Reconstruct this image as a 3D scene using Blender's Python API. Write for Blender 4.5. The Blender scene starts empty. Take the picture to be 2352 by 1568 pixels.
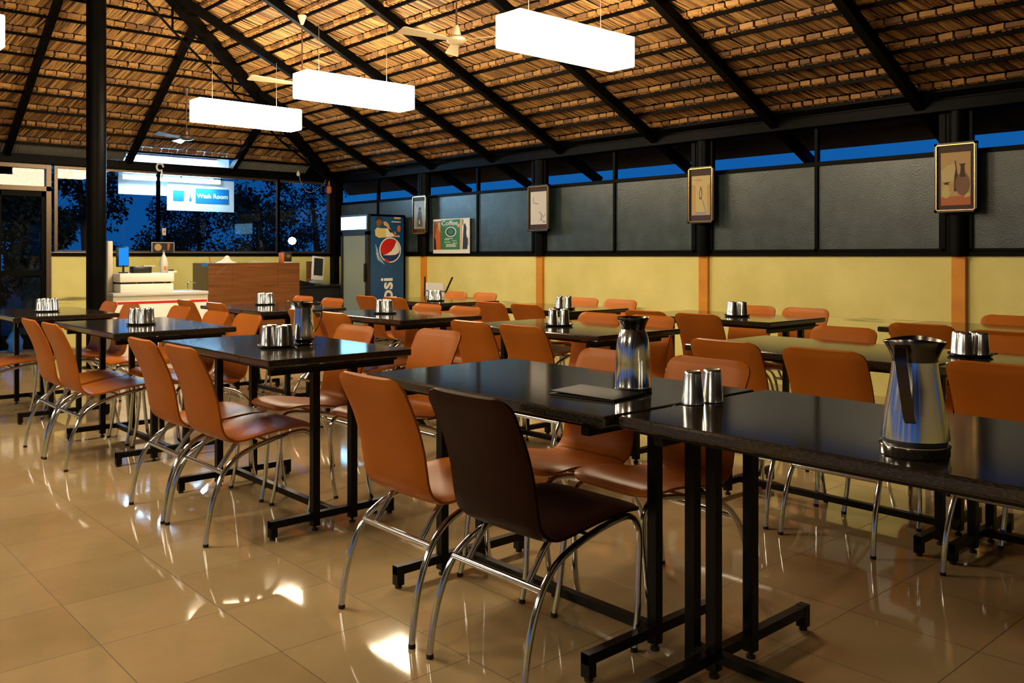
import bpy, bmesh, math, random
from mathutils import Vector, Matrix
C = bpy.context.scene.collection
S = bpy.context.scene
R = random.Random(7)
PI = math.pi
# ------------------------------------------------------------------ camera
EYE = 1.2
cam_d = bpy.data.cameras.new('camera'); cam = bpy.data.objects.new('camera', cam_d); C.objects.link(cam)
cam.location = (0, 0, EYE); cam.rotation_euler = (PI/2, 0, -math.asin(.6678))
cam_d.sensor_width = 36; cam_d.lens = 2024/2352*36; cam_d.shift_y = -196/2352
cam_d.clip_start = .05; cam_d.clip_end = 200
S.camera = cam
# ------------------------------------------------------------------ world, exposure
w = bpy.data.worlds.new('dusk_sky'); S.world = w; w.use_nodes = True
bgn = w.node_tree.nodes['Background']
bgn.inputs[0].default_value = (.005, .10, .36, 1); bgn.inputs[1].default_value = 1.0
S.view_settings.view_transform = 'Standard'; S.view_settings.look = 'None'
S.view_settings.gamma = 1; S.view_settings.exposure = 0; S.view_settings.use_curve_mapping = False
LAMP = 44.0      # strength of the pendant lamp shades
TUBE = 320.0      # strength of the fluorescent tube outside
# ------------------------------------------------------------------ measuring: floor-plan position of a sight line
F, SN, CS = 2024., .6678, .7443
def on_z(x, y, z):
    d = (EYE-z)*F/(y-588); u = (x-1176)/F
    return d*(SN+CS*u), d*(CS-SN*u)
def on_y(x, y, Y):
    u = (x-1176)/F; d = Y/(CS-SN*u)
    return d*(SN+CS*u), EYE+(588-y)/F*d
def on_x(x, y, X):
    u = (x-1176)/F; d = X/(SN+CS*u)
    return d*(CS-SN*u), EYE+(588-y)/F*d
# ------------------------------------------------------------------ materials
MATS = {}
def mat(name, col, rough=.5, metal=0, **k):
    if name in MATS: return MATS[name]
    m = bpy.data.materials.new(name); m.use_nodes = True; MATS[name] = m
    b = m.node_tree.nodes['Principled BSDF']
    b.inputs['Base Color'].default_value = (*col, 1); b.inputs['Roughness'].default_value = rough
    b.inputs['Metallic'].default_value = metal
    for kk, v in k.items():
        b.inputs[kk.replace('_', ' ')].default_value = v
    return m
def nodes(m): return m.node_tree.nodes, m.node_tree.links, m.node_tree.nodes['Principled BSDF']
def noise_mix(m, c1, c2, scale=8, detail=4, rough_rng=None, bump=0, bscale=None, stretch=(1,1,1), lo=.35, hi=.65):
    n, l, b = nodes(m)
    tc = n.new('ShaderNodeTexCoord'); mp = n.new('ShaderNodeMapping'); mp.inputs['Scale'].default_value = stretch
    l.new(tc.outputs['Object'], mp.inputs[0])
    ns = n.new('ShaderNodeTexNoise'); ns.inputs['Scale'].default_value = scale; ns.inputs['Detail'].default_value = detail
    l.new(mp.outputs[0], ns.inputs['Vector'])
    r = n.new('ShaderNodeValToRGB'); r.color_ramp.elements[0].color = (*c1, 1); r.color_ramp.elements[1].color = (*c2, 1)
    r.color_ramp.elements[0].position = lo; r.color_ramp.elements[1].position = hi
    l.new(ns.outputs[0], r.inputs[0]); l.new(r.outputs[0], b.inputs['Base Color'])
    if bump:
        n2 = n.new('ShaderNodeTexNoise'); n2.inputs['Scale'].default_value = bscale or scale*4; n2.inputs['Detail'].default_value = 3
        l.new(mp.outputs[0], n2.inputs['Vector'])
        bp = n.new('ShaderNodeBump'); bp.inputs['Strength'].default_value = bump; bp.inputs['Distance'].default_value = .01
        l.new(n2.outputs[0], bp.inputs['Height']); l.new(bp.outputs[0], b.inputs['Normal'])
    return m
M_orange = noise_mix(mat('orange_vinyl', (.5,.15,.02), .33, Specular_IOR_Level=.07), (.34,.095,.0095), (.40,.118,.014), 3, 2, bump=.06, bscale=300)
M_brown = noise_mix(mat('dark_brown_vinyl', (.05,.012,.004), .42, Specular_IOR_Level=.06), (.016,.0042,.0014), (.024,.006,.002), 3, 2, bump=.06, bscale=300)
M_chrome = mat('chrome', (.66,.71,.77), .12, 1)
M_cover = mat('matt_black_cover', (.012,.011,.01), .6, Specular_IOR_Level=.25)
M_rubber = mat('black_rubber', (.01,.01,.01), .6)
M_steel = mat('brushed_steel', (.58,.62,.66), .24, 1)
M_mirror = mat('polished_steel', (.64,.67,.7), .15, 1)
M_steel_dark = mat('smoked_steel', (.12,.11,.1), .22, 1)
M_black = noise_mix(mat('black_painted_steel', (.008,.007,.006), .45, Specular_IOR_Level=.05), (.001,.0009,.0008), (.0024,.002,.0017), 6, 3)
M_iron = noise_mix(mat('black_table_steel', (.008,.006,.005), .4, Specular_IOR_Level=.2), (.002,.0018,.0015), (.004,.0035,.003), 9, 3)
M_plastic = mat('black_plastic', (.008,.008,.009), .35)
M_white = mat('white_plastic', (.75,.72,.65), .35)
M_whitep = mat('white_paper', (.7,.66,.58), .7)
M_grey = mat('grey_paint', (.25,.27,.28), .45)
M_gold = mat('gilt_moulding', (.65,.4,.12), .25, 1)
M_fan = mat('ivory_fan_enamel', (.62,.5,.32), .3)
M_fandark = mat('brown_fan_enamel', (.06,.035,.02), .35)
M_wire = mat('grey_wire', (.25,.2,.14), .5)
M_dark = mat('dark_interior', (.01,.009,.008), .7)
# granite
M_gran = mat('black_granite', (.012,.011,.01), .1)
noise_mix(M_gran, (.011,.0095,.0075), (.046,.038,.027), 320, 3, stretch=(1,.3,1), lo=.42, hi=.75)
M_gran.node_tree.nodes['Principled BSDF'].inputs['Specular IOR Level'].default_value = .6
# yellow wall
def wall_mat():
    m = mat('yellow_wall_paint', (.6,.5,.13), .7); n, l, b = nodes(m)
    tc = n.new('ShaderNodeTexCoord'); sep = n.new('ShaderNodeSeparateXYZ'); l.new(tc.outputs['Object'], sep.inputs[0])
    ns = n.new('ShaderNodeTexNoise'); ns.inputs['Scale'].default_value = 2.2; ns.inputs['Detail'].default_value = 6
    l.new(tc.outputs['Object'], ns.inputs['Vector'])
    r = n.new('ShaderNodeValToRGB'); r.color_ramp.elements[0].color = (.62,.55,.17,1); r.color_ramp.elements[1].color = (.73,.66,.24,1)
    r.color_ramp.elements[0].position = .3; r.color_ramp.elements[1].position = .7
    l.new(ns.outputs[0], r.inputs[0])
    # scuffs rubbed by chair backs: a thin broken band
    mp = n.new('ShaderNodeMapping'); mp.inputs['Scale'].default_value = (.6,.6,9); l.new(tc.outputs['Object'], mp.inputs[0])
    n2 = n.new('ShaderNodeTexNoise'); n2.inputs['Scale'].default_value = 1.3; n2.inputs['Detail'].default_value = 5; l.new(mp.outputs[0], n2.inputs['Vector'])
    r2 = n.new('ShaderNodeValToRGB'); r2.color_ramp.elements[0].position = .58; r2.color_ramp.elements[1].position = .66
    l.new(n2.outputs[0], r2.inputs[0])
    band = n.new('ShaderNodeMath'); band.operation = 'COMPARE'; band.inputs[1].default_value = .62; band.inputs[2].default_value = .045
    l.new(sep.outputs[2], band.inputs[0])
    mu = n.new('ShaderNodeMath'); mu.operation = 'MULTIPLY'; l.new(band.outputs[0], mu.inputs[0]); l.new(r2.outputs[0], mu.inputs[1])
    mu2 = n.new('ShaderNodeMath'); mu2.operation = 'MULTIPLY'; mu2.inputs[1].default_value = .75; l.new(mu.outputs[0], mu2.inputs[0])
    mx = n.new('ShaderNodeMix'); mx.data_type = 'RGBA'; l.new(mu2.outputs[0], mx.inputs[0]); l.new(r.outputs[0], mx.inputs[6]); mx.inputs[7].default_value = (.08,.05,.02,1)
    # chipped bare plaster along the top edge
    n3 = n.new('ShaderNodeTexNoise'); n3.inputs['Scale'].default_value = 14; n3.inputs['Detail'].default_value = 4; l.new(tc.outputs['Object'], n3.inputs['Vector'])
    ad = n.new('ShaderNodeMath'); ad.operation = 'MULTIPLY_ADD'; ad.inputs[1].default_value = .05; l.new(n3.outputs[0], ad.inputs[0]); l.new(sep.outputs[2], ad.inputs[2])
    gt = n.new('ShaderNodeMath'); gt.operation = 'GREATER_THAN'; gt.inputs[1].default_value = 1.219; l.new(ad.outputs[0], gt.inputs[0])
    mx2 = n.new('ShaderNodeMix'); mx2.data_type = 'RGBA'; l.new(gt.outputs[0], mx2.inputs[0]); l.new(mx.outputs[2], mx2.inputs[6]); mx2.inputs[7].default_value = (.62,.52,.33,1)
    l.new(mx2.outputs[2], b.inputs['Base Color'])
    bp = n.new('ShaderNodeBump'); bp.inputs['Strength'].default_value = .25; bp.inputs['Distance'].default_value = .004
    n4 = n.new('ShaderNodeTexNoise'); n4.inputs['Scale'].default_value = 60; l.new(tc.outputs['Object'], n4.inputs['Vector'])
    l.new(n4.outputs[0], bp.inputs['Height']); l.new(bp.outputs[0], b.inputs['Normal'])
    return m
M_yellow = wall_mat()
M_pil = noise_mix(mat('orange_wall_paint', (.6,.2,.01), .6), (.55,.20,.005), (.66,.26,.008), 5, 4, bump=.1)
# floor tiles
def floor_mat():
    m = mat('beige_polished_tile', (.4,.27,.13), .06); n, l, b = nodes(m)
    def math_(op, a, bb=None, c=None):
        q = n.new('ShaderNodeMath'); q.operation = op
        for i, v in enumerate((a, bb, c)):
            if v is None: continue
            if isinstance(v, (int, float)): q.inputs[i].default_value = v
            else: l.new(v, q.inputs[i])
        return q.outputs[0]
    tc = n.new('ShaderNodeTexCoord'); sp = n.new('ShaderNodeSeparateXYZ'); l.new(tc.outputs['Object'], sp.inputs[0])
    px, py = .3945, .413
    xx = math_('DIVIDE', math_('SUBTRACT', sp.outputs[0], .871-.3945*40), px)
    col = math_('FLOOR', xx)
    right = math_('GREATER_THAN', sp.outputs[0], 1.66)
    yy = math_('DIVIDE', math_('ADD', math_('SUBTRACT', sp.outputs[1], 2.873-.413*40), math_('MULTIPLY', right, .176)), py)
    row = math_('FLOOR', yy)
    def edge(v, p):
        f = math_('FRACT', v); g = math_('MINIMUM', f, math_('SUBTRACT', 1, f))
        return math_('LESS_THAN', math_('MULTIPLY', g, p), .0016)
    line = math_('MAXIMUM', edge(xx, px), edge(yy, py))
    cmb = n.new('ShaderNodeCombineXYZ'); l.new(col, cmb.inputs[0]); l.new(row, cmb.inputs[1])
    wn = n.new('ShaderNodeTexWhiteNoise'); l.new(cmb.outputs[0], wn.inputs['Vector'])
    ns = n.new('ShaderNodeTexNoise'); ns.inputs['Scale'].default_value = 3.5; ns.inputs['Detail'].default_value = 8; ns.inputs['Roughness'].default_value = .65
    l.new(tc.outputs['Object'], ns.inputs['Vector'])
    f = math_('ADD', math_('MULTIPLY', wn.outputs[0], .25), math_('MULTIPLY', ns.outputs[0], .8))
    r = n.new('ShaderNodeValToRGB'); r.color_ramp.elements[0].position = .3; r.color_ramp.elements[1].position = .75
    r.color_ramp.elements[0].color = (.335,.240,.122,1); r.color_ramp.elements[1].color = (.425,.318,.175,1); l.new(f, r.inputs[0])
    mx = n.new('ShaderNodeMix'); mx.data_type = 'RGBA'; l.new(line, mx.inputs[0]); l.new(r.outputs[0], mx.inputs[6]); mx.inputs[7].default_value = (.1,.055,.02,1)
    l.new(mx.outputs[2], b.inputs['Base Color'])
    rg = math_('ADD', math_('MULTIPLY', line, .5), .055); l.new(rg, b.inputs['Roughness'])
    n2 = n.new('ShaderNodeTexNoise'); n2.inputs['Scale'].default_value = 2.2; l.new(tc.outputs['Object'], n2.inputs['Vector'])
    bp = n.new('ShaderNodeBump'); bp.inputs['Strength'].default_value = .12; bp.inputs['Distance'].default_value = .006; l.new(n2.outputs[0], bp.inputs['Height'])
    l.new(bp.outputs[0], b.inputs['Normal'])
    return m
M_floor = floor_mat()
# thatch: every leaf strip is its own island with its own tone
def island_mat(name, stops, rough=.7):
    m = mat(name, (.3,.15,.04), rough); n, l, b = nodes(m)
    g = n.new('ShaderNodeNewGeometry'); r = n.new('ShaderNodeValToRGB')
    r.color_ramp.elements[0].color = (*stops[0][1], 1); r.color_ramp.elements[0].position = stops[0][0]
    r.color_ramp.elements[1].color = (*stops[-1][1], 1); r.color_ramp.elements[1].position = stops[-1][0]
    for p, c in stops[1:-1]:
        e = r.color_ramp.elements.new(p); e.color = (*c, 1)
    l.new(g.outputs['Random Per Island'], r.inputs[0])
    tc = n.new('ShaderNodeTexCoord'); ns = n.new('ShaderNodeTexNoise'); ns.inputs['Scale'].default_value = 45; l.new(tc.outputs['Object'], ns.inputs['Vector'])
    mx = n.new('ShaderNodeMix'); mx.data_type = 'RGBA'; mx.blend_type = 'MULTIPLY'; mx.inputs[0].default_value = .55
    l.new(r.outputs[0], mx.inputs[6]); l.new(ns.outputs[0], mx.inputs[7])
    sc = n.new('ShaderNodeMix'); sc.data_type = 'RGBA'; sc.blend_type = 'MULTIPLY'; sc.inputs[0].default_value = 1; sc.inputs[7].default_value = (1.35,1.35,1.35,1)
    l.new(mx.outputs[2], sc.inputs[6]); l.new(sc.outputs[2], b.inputs['Base Color'])
    return m
M_leaf = island_mat('dry_palm_leaf', [(0,(.05,.02,.005)),(.25,(.15,.068,.017)),(.55,(.28,.14,.034)),(.85,(.39,.22,.062)),(1,(.16,.05,.01))])
M_roll = island_mat('bound_leaf_roll', [(0,(.11,.045,.009)),(.5,(.25,.115,.024)),(1,(.37,.185,.042))])
M_thback = mat('thatch_backing', (.035,.018,.007), .9)
# glass
def glass_mat(name, tint, refl=1.0):
    m = bpy.data.materials.new(name); m.use_nodes = True; n = m.node_tree.nodes; l = m.node_tree.links
    n.remove(n['Principled BSDF']); out = n['Material Output']
    t = n.new('ShaderNodeBsdfTransparent'); t.inputs[0].default_value = (*tint, 1)
    g = n.new('ShaderNodeBsdfGlossy'); g.inputs['Roughness'].default_value = .01; g.inputs[0].default_value = (.4,.4,.4,1)
    f = n.new('ShaderNodeFresnel'); ge = n.new('ShaderNodeNewGeometry')
    mr = n.new('ShaderNodeMath'); mr.operation = 'MULTIPLY_ADD'; mr.inputs[1].default_value = 1/1.5-1.5; mr.inputs[2].default_value = 1.5
    l.new(ge.outputs['Backfacing'], mr.inputs[0]); l.new(mr.outputs[0], f.inputs[0])
    x = n.new('ShaderNodeMixShader'); l.new(f.outputs[0], x.inputs[0]); l.new(t.outputs[0], x.inputs[1]); l.new(g.outputs[0], x.inputs[2]); l.new(x.outputs[0], out.inputs[0])
    return m
M_glass = glass_mat('window_glass', (.8,.85,.88))
M_picglass = glass_mat('picture_glass', (.97,.97,.97))
M_frost = mat('frosted_glass', (.07,.095,.1), .33)
noise_mix(M_frost, (.02,.034,.037), (.04,.06,.064), 5, 6, bump=.15, bscale=70)
def emis(name, col, s):
    m = bpy.data.materials.new(name); m.use_nodes = True; n = m.node_tree.nodes; l = m.node_tree.links
    n.remove(n['Principled BSDF']); e = n.new('ShaderNodeEmission'); e.inputs[0].default_value = (*col, 1); e.inputs[1].default_value = s
    l.new(e.outputs[0], n['Material Output'].inputs[0]); return m
M_lamp = emis('lit_lamp_shade', (1,.80,.52), LAMP)
M_tube = emis('lit_tube', (.42,.75,1), TUBE)
M_bulb = emis('lit_bulb', (.75,.9,1), 30)
M_screen = emis('lit_screen', (.02,.3,.9), 1.0)
M_header = emis('lit_fridge_header', (.3,.7,1), 6.0)
# wood
def wood_mat():
    m = mat('walnut_laminate', (.3,.11,.03), .38)
    return noise_mix(m, (.09,.028,.006), (.19,.065,.016), 3, 6, stretch=(.6,.6,9), lo=.3, hi=.7)
M_wood = wood_mat()
M_wood_d = mat('dark_wood_edge', (.07,.03,.012), .4)
M_blue = mat('cooler_blue', (.004,.06,.19), .3)
M_red = mat('red_print', (.5,.012,.01), .4)
M_navy = mat('navy_print', (.004,.03,.12), .4)
M_pwhite = mat('white_print', (.72,.7,.66), .45)
M_green = mat('green_print', (.03,.17,.045), .5)
M_skin = mat('brown_print', (.2,.08,.03), .5)
M_bprint = mat('black_print', (.012,.012,.012), .5)
M_yprint = mat('yellow_print', (.6,.5,.18), .5)
M_oprint = mat('orange_print', (.5,.12,.02), .5)
M_tan = mat('tan_print', (.55,.34,.12), .5)
M_tan2 = mat('pale_yellow_print', (.62,.47,.2), .5)
M_gprint = mat('grey_print', (.3,.32,.33), .5)
M_mount = mat('maroon_mount', (.045,.014,.006), .6)
# ------------------------------------------------------------------ mesh builder
class MB:
    def __init__(s): s.b = bmesh.new()
    def _mi(s, faces, mi):
        for f in faces: f.material_index = mi
    def box(s, c, size, mi=0, bev=0, rot=None, seg=2):
        r = bmesh.ops.create_cube(s.b, size=1); vs = r['verts']
        bmesh.ops.scale(s.b, vec=Vector(size), verts=vs)
        fs = list({f for v in vs for f in v.link_faces})
        s._mi(fs, mi)
        if bev:
            es = list({e for v in vs for e in v.link_edges})
            q = bmesh.ops.bevel(s.b, geom=es, offset=bev, segments=seg, affect='EDGES', profile=.5)
            vs = list({v for f in q['faces'] for v in f.verts} | {v for v in vs if v.is_valid})
            s._mi(list({f for v in vs for f in v.link_faces}), mi)
        if rot is not None: bmesh.ops.rotate(s.b, cent=(0,0,0), matrix=rot, verts=vs)
        bmesh.ops.translate(s.b, vec=Vector(c), verts=vs)
        return s
    def bx(s, x0, x1, y0, y1, z0, z1, mi=0, bev=0):
        return s.box(((x0+x1)/2, (y0+y1)/2, (z0+z1)/2), (abs(x1-x0), abs(y1-y0), abs(z1-z0)), mi, bev)
    def tube(s, pts, r, seg=10, mi=0, cap=True):
        pts = [Vector(p) for p in pts]; n = len(pts); rings = []
        t0 = (pts[1]-pts[0]).normalized(); up = Vector((0,0,1)) if abs(t0.z) < .9 else Vector((1,0,0))
        nx = t0.cross(up).normalized()
        for i, p in enumerate(pts):
            t = ((pts[min(i+1,n-1)]-p).normalized() if i < n-1 else Vector()) + ((p-pts[i-1]).normalized() if i else Vector())
            t.normalize(); nx = (nx - t*nx.dot(t)).normalized(); ny = t.cross(nx)
            rr = r[i] if isinstance(r, (list, tuple)) else r
            rings.append([s.b.verts.new(p + nx*math.cos(a)*rr + ny*math.sin(a)*rr) for a in [2*PI*k/seg for k in range(seg)]])
        for a, b in zip(rings, rings[1:]):
            for k in range(seg):
                f = s.b.faces.new((a[k], a[(k+1)%seg], b[(k+1)%seg], b[k])); f.material_index = mi
        if cap:
            s.b.faces.new(rings[0][::-1]).material_index = mi; s.b.faces.new(rings[-1]).material_index = mi
        return s
    def lathe(s, prof, c=(0,0,0), seg=28, mi=0, mis=None, shape=None):
        rings = []
        for r, z in prof:
            ring = []
            for k in range(seg):
                a = 2*PI*k/seg; x, y, zz = r*math.cos(a), r*math.sin(a), z
                if shape: x, y, zz = shape(x, y, zz, a, r)
                ring.append(s.b.verts.new((c[0]+x, c[1]+y, c[2]+zz)))
            rings.append(ring)
        for i, (a, b) in enumerate(zip(rings, rings[1:])):
            for k in range(seg):
                f = s.b.faces.new((a[k], a[(k+1)%seg], b[(k+1)%seg], b[k])); f.material_index = mis[i] if mis else mi
        if prof[0][0] > 1e-4: s.b.faces.new(rings[0][::-1]).material_index = mis[0] if mis else mi
        if prof[-1][0] > 1e-4: s.b.faces.new(rings[-1]).material_index = mis[-1] if mis else mi
        return s
    def prism(s, pts, a, b, mi=0):      # pts: list of 3-D points of a polygon, extruded by vector a..b
        a = Vector(a); b = Vector(b)
        v0 = [s.b.verts.new(Vector(p)+a) for p in pts]; v1 = [s.b.verts.new(Vector(p)+b) for p in pts]
        n = len(pts)
        s.b.faces.new(v0[::-1]).material_index = mi; s.b.faces.new(v1).material_index = mi
        for k in range(n): s.b.faces.new((v0[k], v0[(k+1)%n], v1[(k+1)%n], v1[k])).material_index = mi
        return s
    def quad(s, p, mi=0):
        s.b.faces.new([s.b.verts.new(q) for q in p]).material_index = mi; return s
    def build(s, name, mats, parent=None, smooth=35):
        bmesh.ops.recalc_face_normals(s.b, faces=s.b.faces)
        me = bpy.data.meshes.new(name); s.b.to_mesh(me); s.b.free()
        for m in (mats if isinstance(mats, (list, tuple)) else [mats]): me.materials.append(m)
        if smooth:
            me.polygons.foreach_set('use_smooth', [True]*len(me.polygons)); me.set_sharp_from_angle(angle=math.radians(smooth))
        o = bpy.data.objects.new(name, me); C.objects.link(o)
        if parent: o.parent = parent
        return o
def tag(o, label=None, cat=None, group=None, kind=None):
    if label: o['label'] = label
    if cat: o['category'] = cat
    if group: o['group'] = group
    if kind: o['kind'] = kind
    return o
def empty(name, loc=(0,0,0), rz=0):
    o = bpy.data.objects.new(name, None); C.objects.link(o); o.location = loc; o.rotation_euler = (0,0,rz); o.empty_display_size = .1
    return o
def copy_tree(o, parent=None):
    c = o.copy(); C.objects.link(c)
    if parent: c.parent = parent
    for ch in [x for x in ALLCH.get(o.name, [])]: copy_tree(ch, c)
    return c
ALLCH = {}
def reg(root):
    for ch in root.children: ALLCH.setdefault(root.name, []).append(ch); reg(ch)
def struct(o): o['kind'] = 'structure'; return o
def smooth_path(pts, n=5):
    P = [Vector(p) for p in pts]; out = []
    for i in range(len(P)-1):
        a = P[max(i-1,0)]; b = P[i]; c = P[i+1]; d = P[min(i+2,len(P)-1)]
        for k in range(n):
            t = k/n
            out.append(.5*((2*b)+(c-a)*t+(2*a-5*b+4*c-d)*t*t+(3*b-a-3*c+d)*t**3))
    out.append(P[-1]); return out
def text(body, name, size, m, parent, loc, rot, ext=.0015, align='CENTER', bold=0, sx=1):
    cu = bpy.data.curves.new(name, 'FONT'); cu.body = body; cu.size = size; cu.extrude = ext; cu.align_x = align; cu.align_y = 'CENTER'; cu.offset = bold; cu.resolution_u = 3
    t = bpy.data.objects.new(name+'_tmp', cu); C.objects.link(t)
    bpy.context.view_layer.update()
    me = bpy.data.meshes.new_from_object(t.evaluated_get(bpy.context.evaluated_depsgraph_get()))
    bpy.data.objects.remove(t); bpy.data.curves.remove(cu)
    me.materials.clear(); me.materials.append(m)
    o = bpy.data.objects.new(name, me); C.objects.link(o); o.parent = parent; o.location = loc; o.rotation_euler = rot; o.scale = (sx,1,1)
    return o
# ================================================================== the room
WX, WY = 7.39, 12.53          # inner faces of right and back walls
X0, Y0 = -7.0, -7.0
struct(MB().bx(X0, WX+.2, Y0, WY+.2, -.1, 0).build('floor', M_floor, smooth=0))
g = MB().bx(-40, 50, -40, 70, -.3, -.12).build('ground', mat('dark_ground', (.02,.022,.015), .9), smooth=0); tag(g, kind='structure')
struct(MB().bx(WX, WX+.15, Y0, WY+.15, 0, 1.2).build('wall_right', M_yellow, smooth=0))
DX0, DX1 = 1.95, 3.19         # doorway in the back wall
struct(MB().bx(DX1, WX, WY, WY+.15, 0, 1.2).bx(X0, DX0, WY, WY+.15, 0, 1.2).build('wall_back', M_yellow, smooth=0))
ml = MB().bx(X0-.15, X0, Y0, WY+.15, 0, 1.0)
for k in range(6): ml.bx(X0-.15, X0, Y0+k*3.3, Y0+k*3.3+.8, 1.0, 2.36)
struct(ml.build('wall_left', M_yellow, smooth=0))
struct(MB().bx(X0, WX+.15, Y0-.15, Y0, 0, 2.36).build('wall_front', M_yellow, smooth=0))
TR = [0]
def trim(mb, m, smooth=0):
    TR[0] += 1; return struct(mb.build('trim_%d' % TR[0], m, smooth=smooth))
# eave beams and sills
trim(MB().bx(WX-.09, WX+.06, Y0, WY+.1, 2.36, 2.455, bev=.006).bx(WX-.05, WX+.02, Y0, WY, 2.455, 2.475), M_black)
trim(MB().bx(X0, WX+.1, WY-.07, WY+.08, 2.385, 2.50, bev=.006), M_black)
trim(MB().bx(X0-.1, X0+.05, Y0, WY, 2.36, 2.46), M_black)
trim(MB().bx(X0, WX+.1, Y0-.08, Y0+.07, 2.36, 2.46), M_black)
trim(MB().bx(WX-.02, WX+.06, Y0, WY, 1.2, 1.235).bx(WX-.005, WX+.05, Y0, WY, 1.235, 1.25), M_black)
trim(MB().bx(DX1, WX, WY-.03, WY+.06, 1.2, 1.245), M_black)
trim(MB().bx(DX1, WX, WY-.015, WY+.0, 1.246, 1.252), mat('aluminium_strip', (.6,.6,.6), .3, 1))
# columns along the right wall with orange painted pilasters below
colsY = [10.08, 7.71, 5.32, 2.86, .46, -1.95, -4.4]
for Y in colsY:
    trim(MB().lathe([(.078,1.2),(.078,2.37)], (WX-.0,Y,0), 24).bx(WX-.01, WX+.05, Y+.05, Y+.16, 1.235, 2.36), M_black, 35)
    trim(MB().bx(WX-.035, WX+.01, Y-.055, Y+.055, 0, 1.2, bev=.004), M_pil)
trim(MB().bx(WX-.09, WX+.03, WY-.14, WY+.02, 0, 2.4, bev=.01), M_black)
# ------------------------------------------------------------------ right windows
WN = [0]
def window(name_loc, build):
    WN[0] += 1; e = empty('window_%d' % WN[0], name_loc); struct(e); build(e); return e
edges = [WY-.1]+colsY
for a, b in zip(edges, edges[1:]):
    y1, y0 = a-.075, b+.11
    mid = (y0+y1)/2-.01
    def bld(e, y0=y0, y1=y1, mid=mid):
        def L(o): return o
        oy = e.location.y
        m = MB()
        for yy in (y0+.012, mid, y1-.012): m.bx(-.02, .03, yy-.015-oy, yy+.015-oy, 1.24, 2.37)
        m.bx(-.022, .032, y0-oy, y1-oy, 2.015, 2.05); m.bx(-.02, .03, y0-oy, y1-oy, 1.24, 1.262)
        m.build('window_frame', M_black, e, 0)
        for p, q in ((y0+.027, mid-.015), (mid+.015, y1-.027)):
            MB().bx(.002, .010, p-oy, q-oy, 1.262, 2.016).build('frosted_pane', M_frost, e, 0)
    window((WX, (y0+y1)/2, 0), bld)
# ------------------------------------------------------------------ back windows
bx_ = [DX1+.06] + [on_y(x, 500, WY)[0] for x in (365, 640)] + [WX-.1]
M_bronze = mat('bronze_aluminium', (.09,.06,.035), .35, .6)
for a, b in zip(bx_, bx_[1:]):
    def bld(e, a=a, b=b):
        m = MB(); ox = e.location.x
        for xx in (a, b): m.bx(xx-.02-ox, xx+.02-ox, -.03, .03, 1.245, 2.39)
        m.bx(a-ox, b-ox, -.028, .028, 1.245, 1.275); m.bx(a-ox, b-ox, -.028, .028, 2.35, 2.385)
        m.build('window_frame', M_bronze, e, 0)
        MB().bx(a+.02-ox, b-.02-ox, 0, .006, 1.275, 2.35).build('pane', M_glass, e, 0)
    window(((a+b)/2, WY+.03, 0), bld)
for k in range(4):
    a = DX0-.06-k*1.9; b = a-1.9
    def bld(e, a=a, b=b):
        m = MB(); ox = e.location.x
        for xx in (a, b): m.bx(xx-.02-ox, xx+.02-ox, -.03, .03, 1.2, 2.39)
        m.bx(b-ox, a-ox, -.028, .028, 1.2, 1.23); m.build('window_frame', M_bronze, e, 0)
        MB().bx(b+.02-ox, a-.02-ox, 0, .006, 1.23, 2.385).build('pane', M_glass, e, 0)
    window(((a+b)/2, WY+.03, 0), bld)
# ------------------------------------------------------------------ door in the back wall
dr = struct(empty('door_1', ((DX0+DX1)/2, WY+.03, 0)))
m = MB(); hw = (DX1-DX0)/2
for xx in (-hw+.03, hw-.03): m.bx(xx-.03, xx+.03, -.05, .05, 0, 2.385)
m.bx(-hw, hw, -.05, .05, 2.04, 2.1); m.bx(-hw, hw, -.045, .045, 2.33, 2.385)
m.build('door_frame', M_bronze, dr, 0)
MB().bx(-hw+.06, hw-.06, 0, .006, 2.1, 2.33).build('transom_pane', M_glass, dr, 0)
for s in (-1, 1):
    c = s*(hw-.06)/2
    m = MB(); w2 = (hw-.06)/2
    m.bx(c-w2, c-w2+.05, -.02, .02, .01, 2.04).bx(c+w2-.05, c+w2, -.02, .02, .01, 2.04).bx(c-w2, c+w2, -.02, .02, 1.97, 2.04).bx(c-w2, c+w2, -.02, .02, .01, .2).bx(c-w2, c+w2, -.019, .019, .95, 1.02)
    lf = m.build('door_leaf', M_black, dr, 0)
    MB().bx(c-w2+.05, c+w2-.05, -.003, .003, .2, .95).bx(c-w2+.05, c+w2-.05, -.003, .003, 1.02, 1.97).build('door_pane', M_glass, lf, 0)
# ================================================================== the roof
ZR, SR = 2.475, .47      # right slope: height at X = WX, rise per metre
ZB, SB = 2.55, .63       # back slope
XRD = .4                 # ridge
def zr(x): return ZR+SR*(WX-x)
def zb(y): return ZB+SB*(WY-y)
ZRIDGE = zr(XRD)
def hipY(x): return WY-(zr(x)-ZB)/SB            # the hip where both slopes meet
def hipX(y): return WX-(zb(y)-ZR)/SR
YRD = hipY(XRD)
th = MB()
o = .06
def P(x, y, z): return (x, y, z+o)
XE, YE = WX+.63, WY+.1
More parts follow.
